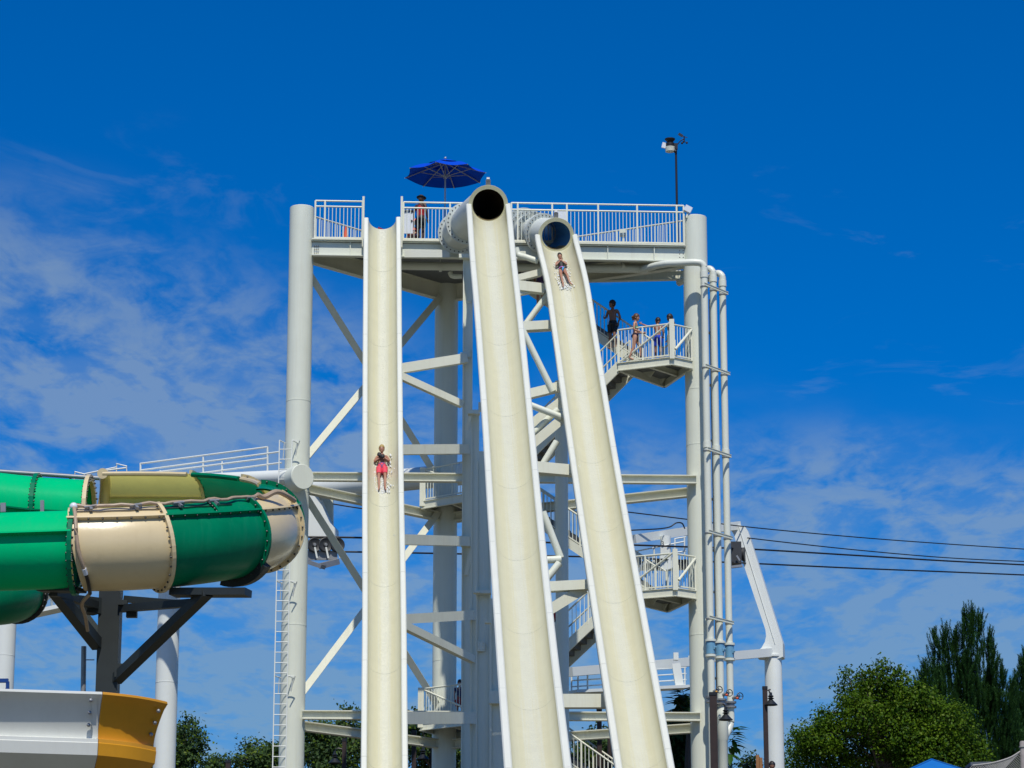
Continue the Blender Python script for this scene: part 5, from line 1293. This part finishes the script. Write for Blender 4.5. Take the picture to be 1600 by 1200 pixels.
    for (nm, mt, segs) in clothes:
        g_ = MB()
        for (a, b, t0, t1, rf) in segs:
            A, B = J[a].lerp(J[b], t0), J[a].lerp(J[b], t1); ra, rb = rad[a], rad[b]
            fx = lambda r: r if isinstance(r, tuple) else (r, r)
            ra, rb = fx(ra), fx(rb); d = (B - A).normalized(); ref = V((1,0,0)) if abs(d.x) < .8 else V((0,1,0)); n2 = (ref - d*ref.dot(d)).normalized(); n3 = d.cross(n2)
            rings_ = []
            for i in range(7):
                f = i/6; tt_ = t0 + (t1-t0)*f; rx = (ra[0]*(1-tt_) + rb[0]*tt_)*rf; ry = (ra[1]*(1-tt_) + rb[1]*tt_)*rf; c = A.lerp(B, f)
                rings_.append([c + n2*(rx*cos(2*pi*j/16)) + n3*(ry*sin(2*pi*j/16)) for j in range(16)])
            g_.rings(rings_)
        world(g_).build(nm, mt, t)
    if extra: extra(t, J, Tm)
    return t
def stand_T(px, py_feet, Y, H, yaw, z=None):
    p = P(px, py_feet, Y)
    if z is not None: p = V((Xat(px, Y, z + .9), Y, z))
    return Matrix.Translation(p) @ Matrix.Rotation(yaw, 4, 'Z') @ Matrix.Scale(H/1.76, 4)
TRUNKS = [('wai','pel',.35,1,1.12), ('pel','hiL',.2,1,1.25), ('pel','hiR',.2,1,1.25), ('hiL','knL',0,.72,1.28), ('hiR','knR',0,.72,1.28)]
VEST = [('che','nec',0,.55,1.08), ('wai','che',0,1,1.14), ('pel','wai',.1,1,1.12)]
BOTTOM = [('wai','pel',.6,1,1.1), ('pel','hiL',.1,.9,1.2), ('pel','hiR',.1,.9,1.2)]
TOP = [('wai','che',.62,1.0,1.13)]
TEE = VEST + [('shL','elL',0,.5,1.35), ('shR','elR',0,.5,1.35)]
person('lifeguard in a dark cap and red vest standing at the deck rail', stand_T(657, 0, 97.5, 1.9, R(150), ZD),
    dict(elL=(.26,.02,1.15), wrL=(.33,-.02,.92), elR=(-.25,.03,1.15)), 'dark', 'c_black', [('vest', 'red', VEST), ('shorts', 'c_black', TRUNKS)], 'people on the deck', hairstyle='cap')  # dark skin tone here has the umbrella's shade in its colour
person('person in an orange red life vest crouching behind the deck rail', stand_T(644, 0, 97.9, 1.65, R(35), ZD),
    dict(pel=(0,.12,.42), wai=(0,.08,.55), che=(0,-.02,.74), nec=(0,-.06,.9), hea=(0,-.09,.98), shL=(.17,-.03,.85), elL=(.25,-.12,.62), wrL=(.1,-.3,.56), shR=(-.17,-.03,.85), elR=(-.25,-.12,.62), wrR=(-.1,-.3,.56),
         hiL=(.09,.1,.40), knL=(.14,-.28,.52), anL=(.12,-.1,.09), toL=(.14,-.26,.04), hiR=(-.09,.1,.40), knR=(-.14,-.28,.52), anR=(-.12,-.1,.09), toR=(-.14,-.26,.04)),
    'tan', 'lifered', [('life_vest', 'lifered', [(a,b,c,d,e*1.25) for a,b,c,d,e in VEST]), ('shorts', 'lifered', BOTTOM)], 'people on the deck', hairstyle='cap')
G2 = 'people waiting on the stair landing'
person('shirtless dark haired man in black shorts coming down the upper stairs', stand_T(958, 547, 98.95, 1.84, R(-25)),
    dict(elR=(-.24,-.06,1.16), wrR=(-.20,-.30,1.10), elL=(.24,.10,1.16), wrL=(.2,-.02,.95), knL=(.10,-.12,.52), anL=(.10,-.02,.12), toL=(.11,-.2,.06)), 'brown', 'hair_dark',
    [('shorts', 'c_black', TRUNKS)], G2, look=(-.7,-.6,-.1))
person('woman in a green bikini top and dark bottoms, hair tied in a bun', stand_T(993, 0, 97.25, 1.72, R(78), z_ru),
    dict(elL=(.22,-.04,1.13), wrL=(.12,-.24,1.08), elR=(-.22,.02,1.14), wrR=(-.14,-.22,1.06), knL=(.09,-.16,.52), anL=(.09,-.16,.09), toL=(.1,-.34,.05), knR=(-.09,.06,.50), anR=(-.09,.22,.12), toR=(-.09,.06,.05)),
    'fair', 'hair_brown', [('bikini_top', 'c_green', TOP), ('bikini_bottom', 'c_navy', BOTTOM)], G2, hairstyle='bun', fem=True)
person('boy in bright blue shorts seen from behind, stretching one arm out to the left', stand_T(1028, 0, 97.2, 1.58, R(172), z_ru),
    dict(shL=(.17,0,1.41), elL=(.2,.05,1.15), wrL=(.12,-.15,1.0), shR=(.17*-1,0,1.41)) | dict(elL=(.42,-.02,1.44), wrL=(.64,-.08,1.56), elR=(-.22,.0,1.15), wrR=(-.18,-.2,1.05)), 'tan', 'hair_dark',
    [('shorts', 'c_blue', TRUNKS)], G2, look=(.5,-.8,0), slim=.95)
person('dark haired man in black behind the thick corner post', stand_T(1048.5, 0, 97.35, 1.74, R(-70), z_ru),
    dict(), 'dark', 'hair_dark', [('shirt', 'c_black', TEE), ('shorts', 'c_black', TRUNKS)], G2, look=(0,-1,0))
person('bare legged person on the top flight of stairs, half hidden between slides', stand_T(844, 479, 99.5, 1.7, R(30)), dict(), 'tan', 'hair_dark', [('swimsuit', 'c_purple', VEST + BOTTOM)], G2, fem=True)
person('person in red on the lower stairs, squeezed between slide and round pole', stand_T(867, 1012, 99.2, 1.65, R(40)), dict(), 'tan', 'hair_dark', [('shirt', 'red', TEE), ('shorts', 'c_black', TRUNKS)], None)
person('person in dark blue on the lowest landing, beside the grey box column', stand_T(718, 0, 100.9, 1.45, R(20), z_ll), dict(), 'tan', 'hair_dark', [('shirt', 'c_navy', TEE), ('shorts', 'red', TRUNKS)], None)
person('dark haired person at the bottom edge beside the chairlift column, only the head showing', stand_T(1207, 0, 93.5, Zat(1191, 93.5) - tz(93.5), R(0), tz(93.5)), dict(), 'brown', 'hair_dark', [('shirt', 'c_blue', TEE), ('shorts', 'c_black', TRUNKS)], None)
# riders lie on the water: local z runs feet to head up the slide, -y away from the slide floor
def rider_T(path, px, py_head, Ytab, H, depth, stretch):
    Y = Ytab(py_head + 25)
    best = min(range(1, len(path)-1), key=lambda i: abs(Zat(py_head + 22, path[i].y) - path[i].z) if path[i].y < 98 else 9)
    p = path[best]; t = (path[best+1] - path[best-1]).normalized(); r = V((1,0,0)); r = (r - t*r.dot(t)).normalized(); n = r.cross(t).normalized()
    if n.z < 0: n = -n
    R3 = Matrix((r, -n, -t)).transposed()
    S_ = Matrix.Diagonal((H/1.76, H/1.76, H/1.76*stretch)).to_4x4()
    return R3, S_, p, t, n, r
def rider(label, path, px, py0, py1, Ytab, H, depth, stretch, pose, skin, hair, clothes, hs, fem=False, extra=None):
    R3, S_, p, t, n, r = rider_T(path, px, py0, Ytab, H, depth, stretch)
    floor = p - n*(depth - .11)
    pf = P(px, py1, 90)                                   # ray through the feet; meet the plane of the slide floor
    o = V((0, 0, EYE)); dv = (pf - o).normalized(); k = (floor - o).dot(n)/dv.dot(n); feet = o + dv*k
    T = Matrix.Translation(feet) @ R3.to_4x4() @ S_
    tt_ = person(label, T, pose, skin, hair, clothes, 'people riding the slides', hairstyle=hs, fem=fem, extra=extra, look=(0,-.93,-.35), slim=1.0)
    return T, t, n, r, feet
def mittens(t, J, Tm):
    m = MB(); c = J['wrR'].lerp(J['wrL'], .5) + V((0,-.06,0)); m.ball(c + V((-.09,-.01,.06)), (.075,.06,.085), 10); m.ball(c + V((.03,-.02,-.04)), (.085,.06,.075), 10); m.bar(c + V((-.09,0,.05)), c + V((.05,0,-.05)), .1, .08)
    m.v = [Tm @ v for v in m.v]; m.build('black_strap', 'c_black', t)
LIE = dict(pel=(0,0,.95), che=(0,-.03,1.30), nec=(0,-.06,1.46), hea=(0,-.11,1.55), knL=(.11,-.05,.50), anL=(.10,0,.10), toL=(.125,.01,-.07), knR=(-.11,-.05,.50), anR=(-.10,0,.10), toR=(-.125,.01,-.07))
BT, bt, bn, br, bfeet = rider('boy in pink red shorts sliding down the open left slide, hands on his chest', LEFT_PATH, 597, 704, 763, leftY, 1.62, .52, 1.2,
    dict(LIE, elL=(.27,-.08,1.13), wrL=(.06,-.17,1.24), elR=(-.27,-.08,1.13), wrR=(-.06,-.17,1.22)), 'tan', 'hair_blond',
    [('shorts', 'c_pink', TRUNKS), ('waistband', 'c_purple', [('wai','pel',.2,.36,1.17), ('pel','hiL',.3,.5,1.3), ('pel','hiR',.3,.5,1.3)])], 'short', extra=mittens)
GT, gt, gn, gr, gfeet = rider('girl in a black swimsuit with bright print sliding down the right slide, arms crossed', RIGHT_PATH, 884, 404, 446, rgtY, 1.38, .53, 1.22,
    dict(LIE, elL=(.25,-.08,1.16), wrL=(.02,-.15,1.36), elR=(-.25,-.08,1.16), wrR=(-.02,-.15,1.36), toL=(.30,-.02,.0), knL=(.14,-.10,.52), anL=(.20,-.02,.12)), 'tan', 'hair_dark',
    [('swimsuit', 'c_black', VEST + BOTTOM + TOP), ('print', 'c_lilac', [('wai','pel',.3,.8,1.19)]), ('side_print', 'c_sky', [('pel','hiL',.2,.7,1.28)])], 'short', fem=True)
def spray(T, label, n_, seed, depth, w_in):
    """thin white foam lying on the chute round the rider, plus a few drops in the air"""
    rnd = random.Random(seed); m = MB(); Ti = T.to_3x3()
    X_, Y_, Z_ = (Ti @ V((1,0,0))).normalized(), (Ti @ V((0,1,0))).normalized(), (Ti @ V((0,0,1))).normalized()
    for i in range(n_):
        q_ = rnd.random()
        if q_ < .5: x = rnd.choice((-1, 1))*rnd.gauss(.24, .06); z = rnd.uniform(.0, 1.55)
        elif q_ < .75: x = rnd.gauss(0, .17); z = rnd.gauss(-.03, .08)
        else: x = rnd.gauss(0, .07); z = rnd.uniform(.0, .8)
        y = .105 - depth*(1 - sqrt(max(0, 1 - (x/(w_in/2))**2)))*.98
        r_ = rnd.uniform(.007, .026); m.ball(T @ V((x, y, z)), (r_, .006 + r_*.12, r_*rnd.uniform(1, 2.2)), 7, (X_, Y_, Z_))
    for i in range(n_//5):
        x = rnd.choice((-1, 1))*rnd.gauss(.26, .08); z = rnd.uniform(-.1, 1.5); r_ = rnd.uniform(.004, .009); m.ball(T @ V((x, rnd.uniform(-.1, .0), z)), r_, 5)
    setp(m.build('water_spray', 'foam', None, T.translation), label, 'water', None, 'stuff')
spray(BT, 'white water splashing around the boy on the left slide', 300, 3, .52, .975)
spray(GT, 'white water splashing around the girl on the right slide', 230, 4, .53, 1.13)

# ---------------------------------------------------------------- trees
import numpy as np
rng = np.random.default_rng(11)
def leaf_object(name, pts, nrm, size, mats_idx, mats, parent, aspect=.62):
    """one bent leaf (two quads) per point"""
    n = len(pts); r = rng.normal(size=(n, 3)); a = np.cross(nrm, r); a /= np.linalg.norm(a, axis=1)[:, None] + 1e-9; b = np.cross(nrm, a)
    s = (size*rng.uniform(.65, 1.25, n))[:, None]
    tip = pts + a*s*.5; base = pts - a*s*.5; l = pts + b*s*.5*aspect + nrm*s*.12; q = pts - b*s*.5*aspect + nrm*s*.12
    V_ = np.stack([base, q, tip, l], 1).reshape(-1, 3) 
    off = np.array(ORG[parent.name]); me = bpy.data.meshes.new(name)
    me.vertices.add(4*n); me.vertices.foreach_set('co', (V_ - off).astype(np.float32).ravel())
    me.loops.add(4*n); me.loops.foreach_set('vertex_index', np.arange(4*n, dtype=np.int32))
    me.polygons.add(n); me.polygons.foreach_set('loop_start', np.arange(0, 4*n, 4, dtype=np.int32))
    for m in mats: me.materials.append(M[m])
    me.polygons.foreach_set('material_index', mats_idx.astype(np.int32)); me.update(calc_edges=True); me.validate()
    o = bpy.data.objects.new(name, me); C.objects.link(o); o.parent = parent; ORG[o.name] = V(off); return o
def broadleaf(label, clumps, base, nleaf, size, mats, group=None, trunk_r=.22, jitter=.5, name='broadleaf_tree'):
    """clumps: list of (centre, radius, weight); leaves sit on short twigs around each clump, sparser inside"""
    base = V(base); t = thing(name, base, label, 'tree', group)
    tops = sorted(clumps, key=lambda c: -c[0].z); m = MB()
    hi = sum((c[0] for c in clumps), V((0,0,0)))/len(clumps)
    trunk = catmull([base - up*.3, base.lerp(V((hi.x, hi.y, hi.z)), .5) + V((.1, 0, 0)), hi], 5)
    m.tube(trunk, [trunk_r*(1 - .8*i/(len(trunk)-1)) for i in range(len(trunk))], 8); m.build('trunk', 'bark', t)
    m = MB()
    for (c, r, w) in clumps:
        a = trunk[min(len(trunk)-1, int(len(trunk)*.6 + random.random()*4))]; c2 = c + V((0,0,r*.3)); m.tube(catmull([a, a.lerp(c2, .55) + V((0,0,-.15*r)), c2], 4), [.07, .06, .055, .05, .045, .04, .035, .03, .015], 5)
    m.build('limb', 'bark', t)
    W = np.array([r**2*w for (c, r, w) in clumps]); W /= W.sum(); P_, N_ = [], []
    for (c, r, w), f in zip(clumps, W):
        nt = max(6, int(nleaf*f/14)); d = rng.normal(size=(nt, 3)); d /= np.linalg.norm(d, axis=1)[:, None]
        rad = r*(rng.uniform(.25, 1.0, nt)**.5)*rng.uniform(.75, 1.18, nt); tw = np.array(c) + d*rad[:, None]*np.array([1, 1, .85])
        k = 14; pp = np.repeat(tw, k, 0) + rng.normal(size=(nt*k, 3))*(.16 + .10*jitter)*np.array([1, 1, .8]); nn = np.repeat(d, k, 0)*.7 + rng.normal(size=(nt*k, 3))*.6 + np.array([0, -.15, .45])
        P_.append(pp); N_.append(nn/np.linalg.norm(nn, axis=1)[:, None])
    P_ = np.concatenate(P_); N_ = np.concatenate(N_)
    mi = (rng.random(len(P_)) < .16).astype(int) if len(mats) > 1 else np.zeros(len(P_), int)
    o = leaf_object('crown', P_, N_, size, mi, mats, t); return t
def cl(px, py, Y, rpx, w=1, dY=0):
    k = (Y*cp + 12*sp)/FPX; return (P(px, py, Y + dY), rpx*k, w)
# broad tree at the right
Y = 128; cs = []
for (x, y, r) in ((1262, 1165, 30), (1300, 1150, 38), (1340, 1120, 42), (1375, 1095, 36), (1320, 1190, 45), (1380, 1150, 55), (1430, 1110, 45), (1440, 1160, 55), (1480, 1130, 40), (1500, 1165, 38), (1400, 1190, 60), (1470, 1190, 55), (1260, 1195, 35), (1365, 1062, 18), (1340, 1075, 14), (1385, 1066, 14), (1415, 1080, 22), (1290, 1130, 18), (1522, 1185, 26), (1335, 1098, 24), (1450, 1092, 22), (1330, 1054, 8), (1345, 1060, 9), (1378, 1042, 8), (1394, 1047, 8), (1406, 1057, 10), (1317, 1080, 9), (1362, 1049, 7), (1283, 1118, 9), (1250, 1150, 10)):
    for k in range(2): cs.append(cl(x + random.uniform(-8, 8), y + random.uniform(-6, 6), Y, r, 1, random.uniform(-1.2, 1.6)*r/30))
broadleaf('broad light green bushy tree at the right, in front of the pines', cs, (Xat(1390, Y, 14), Y, tz(Y)), 60000, .155, ['leaf_broad', 'leaf_yellowgreen'], 'trees behind the park')
def cottonwood(label, spec, Y, bx, n, mats=('leaf_cotton', 'leaf_yellowgreen'), size=.16):
    cs = []
    for (x, y, r) in spec:
        for k in range(2): cs.append(cl(x + random.uniform(-4, 4), y + random.uniform(-4, 4), Y, r, 1, random.uniform(-1, 1)))
    return broadleaf(label, cs, (Xat(bx, Y, 14), Y, tz(Y)), n, size, list(mats), 'trees behind the park', name='cottonwood_tree')
cottonwood('cottonwood with loose upright twigs behind the white column at the left', [(293, 1140, 12), (298, 1128, 7), (283, 1160, 16), (305, 1152, 10), (290, 1180, 22), (312, 1165, 7), (275, 1195, 20), (255, 1190, 18), (232, 1196, 14)], 120, 280, 5200)
cottonwood('low rounded cottonwood tops left of the ladder', [(392, 1168, 12), (398, 1185, 18), (375, 1190, 14), (345, 1196, 14), (325, 1196, 12), (420, 1180, 14), (432, 1175, 14), (412, 1196, 20), (440, 1192, 18)], 124, 400, 5200)
cottonwood('tall leafy cottonwood between the left column and open slide', [(548, 1112, 10), (540, 1135, 18), (505, 1140, 22), (487, 1150, 18), (555, 1155, 22), (520, 1165, 28), (490, 1180, 24), (540, 1190, 28), (570, 1170, 20), (470, 1165, 16), (512, 1195, 25), (580, 1140, 14)], 122, 525, 11000)
cottonwood('dense cottonwood just right of the open slide', [(655, 1118, 12), (645, 1135, 16), (670, 1150, 22), (650, 1170, 24), (690, 1165, 22), (705, 1150, 16), (665, 1190, 26), (700, 1190, 24), (715, 1175, 16), (730, 1190, 16)], 126, 675, 9000)
cottonwood('cottonwood seen under the stairs between the slides', [(925, 1160, 16), (915, 1175, 16), (945, 1165, 16), (955, 1150, 10), (930, 1185, 20), (965, 1180, 16), (905, 1192, 14), (928, 1146, 8)], 124, 935, 5200)
cottonwood('small sunny bush top between timber posts and pipes', [(1176, 1187, 8), (1172, 1197, 9), (1140, 1199, 6)], 124, 1172, 700)
# dark tree with large compound leaves behind the right column
Y = 104; t = thing('walnut_tree', (Xat(1060, Y, 13), Y, tz(Y)), 'dark tree with large drooping compound leaves behind the right tower column', 'tree', 'trees behind the park')
tr = [P(1075, 1215, Y) - up*2.5, P(1075, 1190, Y), P(1078, 1140, Y)]; MB().tube(catmull(tr, 5), .12, 8).build('trunk', 'bark', t)
leafm = MB(); leafm.v += [V((0,0,0)), V((.06,.16,.02)), V((.075,.30,.0)), V((0,.52,-.07)), V((-.075,.30,.0)), V((-.06,.16,.02)), V((0,.2,-.02)), V((0,.36,-.03))]
for f in ((0,1,6), (1,2,7,6), (2,3,7), (3,4,7), (4,5,6,7), (5,0,6)): leafm.face(f)
LM = {k: leafm.mesh('leaf', k, V((0,0,0))) for k in ('leaf_big', 'leaf_dark')}
stalks = MB(); fr_ = [(1138, 1150, 1152, 1136, 'leaf_big'), (1138, 1160, 1149, 1150, 'leaf_big'), (1135, 1170, 1148, 1163, 'leaf_big'), (1134, 1178, 1143, 1178, 'leaf_big'), (1062, 1100, 1054, 1090, 'leaf_dark'), (1068, 1095, 1058, 1082, 'leaf_dark'), (1062, 1115, 1052, 1108, 'leaf_dark'), (1070, 1118, 1060, 1098, 'leaf_dark'),
       (1066, 1130, 1054, 1125, 'leaf_dark'), (1070, 1090, 1066, 1078, 'leaf_dark'), (1060, 1145, 1050, 1138, 'leaf_dark')]
rnd = random.Random(5)
for (x0, y0, x1, y1, mk) in fr_:
    a = P(x0, y0, Y - .3); b_ = P(x1, y1, Y - .5 + rnd.uniform(-.3, .3)); stalks.tube([a, b_], .012, 5)
    d = (b_-a).normalized()
    for k in range(7):
        p = a.lerp(b_, .15 + .85*k/6); side = -1 if k % 2 else 1
        dr_ = (d*.55 + V((side*.55 + .25*(x1 > 1100), rnd.uniform(-.5, .2), -.45 + rnd.uniform(-.2, .2)))).normalized(); q = dr_.to_track_quat('Y', 'Z')
        place('leaf', LM[mk], t, p, q, (1.5, 1.05, 1))
stalks.build('leaf_stalks', 'bark', t)['kind'] = 'stuff'
cs = []
for (x, y, r) in ((1060, 1130, 22), (1048, 1160, 25), (1075, 1165, 28), (1050, 1190, 28), (1075, 1120, 20), (1068, 1100, 14), (1090, 1180, 20)): cs.append(cl(x, y, Y + 1, r, 1, .5)); cs.append(cl(x+4, y+3, Y + 2, r, 1, 1.5))
W = []; NN = []
for (c, r, w) in cs:
    d = rng.normal(size=(500, 3)); d /= np.linalg.norm(d, axis=1)[:, None]; W.append(np.array(c) + d*r*(rng.uniform(.1, 1, 500)**.5)[:, None]); nn = d*.4 + rng.normal(size=(500, 3))*.5 + np.array([0, -.2, .6]); NN.append(nn/np.linalg.norm(nn, axis=1)[:, None])
leaf_object('crown', np.concatenate(W), np.concatenate(NN), .28, np.zeros(500*len(cs), int), ['leaf_dark'], t, .4)
# pines: fat upright candles of needles
def pine(label, lobes, Y, ybot, seed, px):
    rnd = np.random.default_rng(seed); z0 = tz(Y); k = (Y*cp + 15*sp)/FPX
    t = thing('pine_tree', (Xat(px, Y, 16), Y, z0), label, 'tree', 'pines at the right'); tx = Xat(px, Y, 16)
    ztop = P(px, min(l[1] for l in lobes), Y).z
    MB().tube([V((tx, Y, z0-.3)), V((tx, Y, ztop - 3.2))], [.30, .05], 8).build('trunk', 'bark', t)
    m = MB(); sh = []
    for (lx, ly, wd, n) in lobes:
        c = P(lx, ly, Y); dy0 = rnd.uniform(-1.2, .8)
        ly -= 7
        for i in range(int(n*1.7)):
            f = rnd.uniform(0, 1)**1.1; y = ly + 12 + f*(ybot - ly); hw = (2.5 + wd*min(1, f*2.2))
            x = lx + rnd.normal()*hw*.6 + (lx - px)*.25*f; Yp = Y + dy0 + rnd.normal()*hw*k*.6
            p = P(x, y + 14, Yp); ln = rnd.uniform(.55, 1.05); d = V((rnd.normal()*.14 + (x - px)*.002, rnd.normal()*.14 - .05, 1)).normalized(); sh.append((p, d, ln))
            if i % 16 == 0 and abs(x - px) < 16: m.tube([V((tx, Y, p.z - .5)), p.lerp(V((tx, Y, p.z)), .4) - up*.35, p], [.03, .02, .01], 4)
        sh.append((c - up*.9, V((rnd.normal()*.05, 0, 1)).normalized(), .95)); sh.append((c - up*1.3 + V((.12, 0, 0)), V((.10, 0, 1)).normalized(), .9))
    m.build('branch', 'bark', t)['kind'] = 'stuff'
    NP_ = 64; P0 = np.array([list(s[0]) for s in sh]); D0_ = np.array([list(s[1]) for s in sh]); L0 = np.array([s[2] for s in sh]); n_ = len(sh)
    r = rnd.normal(size=(n_*NP_, 3)); D = np.repeat(D0_, NP_, 0); a = np.cross(D, r); a /= np.linalg.norm(a, axis=1)[:, None]
    s = np.tile(np.linspace(0, 1, NP_), n_)[:, None]; L_ = np.repeat(L0, NP_)[:, None]
    b0 = np.repeat(P0, NP_, 0) + D*L_*s; ln = .19*(1.0 - .25*s)
    tip = b0 + a*ln*.72 + D*ln*.7; sd_ = np.cross(a, D)*.017
    Vv = np.stack([b0 - sd_, b0 + sd_, tip], 1).reshape(-1, 3) - np.array(ORG[t.name]); N3 = n_*NP_
    me = bpy.data.meshes.new('needles'); me.vertices.add(3*N3); me.vertices.foreach_set('co', Vv.astype(np.float32).ravel()); me.loops.add(3*N3); me.loops.foreach_set('vertex_index', np.arange(3*N3, dtype=np.int32))
    me.polygons.add(N3); me.polygons.foreach_set('loop_start', np.arange(0, 3*N3, 3, dtype=np.int32)); me.materials.append(M['needle']); me.update(calc_edges=True)
    o = bpy.data.objects.new('needles', me); C.objects.link(o); o.parent = t; ORG[o.name] = ORG[t.name]; return t
pine('tall dark pine with fat upright candles rising above the broad tree', [(1518, 946, 16, 150), (1506, 951, 12, 90), (1531, 958, 12, 90), (1478, 972, 16, 130), (1462, 985, 14, 120), (1546, 985, 12, 90), (1493, 980, 16, 130),
     (1552, 1008, 12, 70), (1447, 1030, 14, 110), (1436, 1062, 14, 90), (1565, 1038, 12, 70), (1578, 1058, 12, 70), (1510, 1020, 34, 420), (1470, 1045, 30, 320), (1545, 1045, 30, 320), (1428, 1082, 12, 70)], 148, 1225, 3, 1508)
pine('dark pine cut off by the right edge of the picture', [(1600, 1016, 14, 120), (1590, 1040, 12, 100), (1613, 990, 16, 120), (1583, 1085, 14, 110), (1605, 1070, 26, 220), (1635, 1000, 20, 120), (1650, 1060, 26, 160)], 152, 1225, 8, 1618)
# chord behind the middle slide that carries the box arms
ch = [P(x, y, rgtY(y) + 1.1) for x, y in ((799, 440), (805, 512), (813, 619), (826, 730), (847, 918), (868, 1096))]
ch.append(V((ch[-1].x + .1, ch[-1].y - .6, tz(ch[-1].y - .6) - .2)))
MB().tube(catmull(ch, 5), .12, 12).build('inclined_chord', 'white', pole)
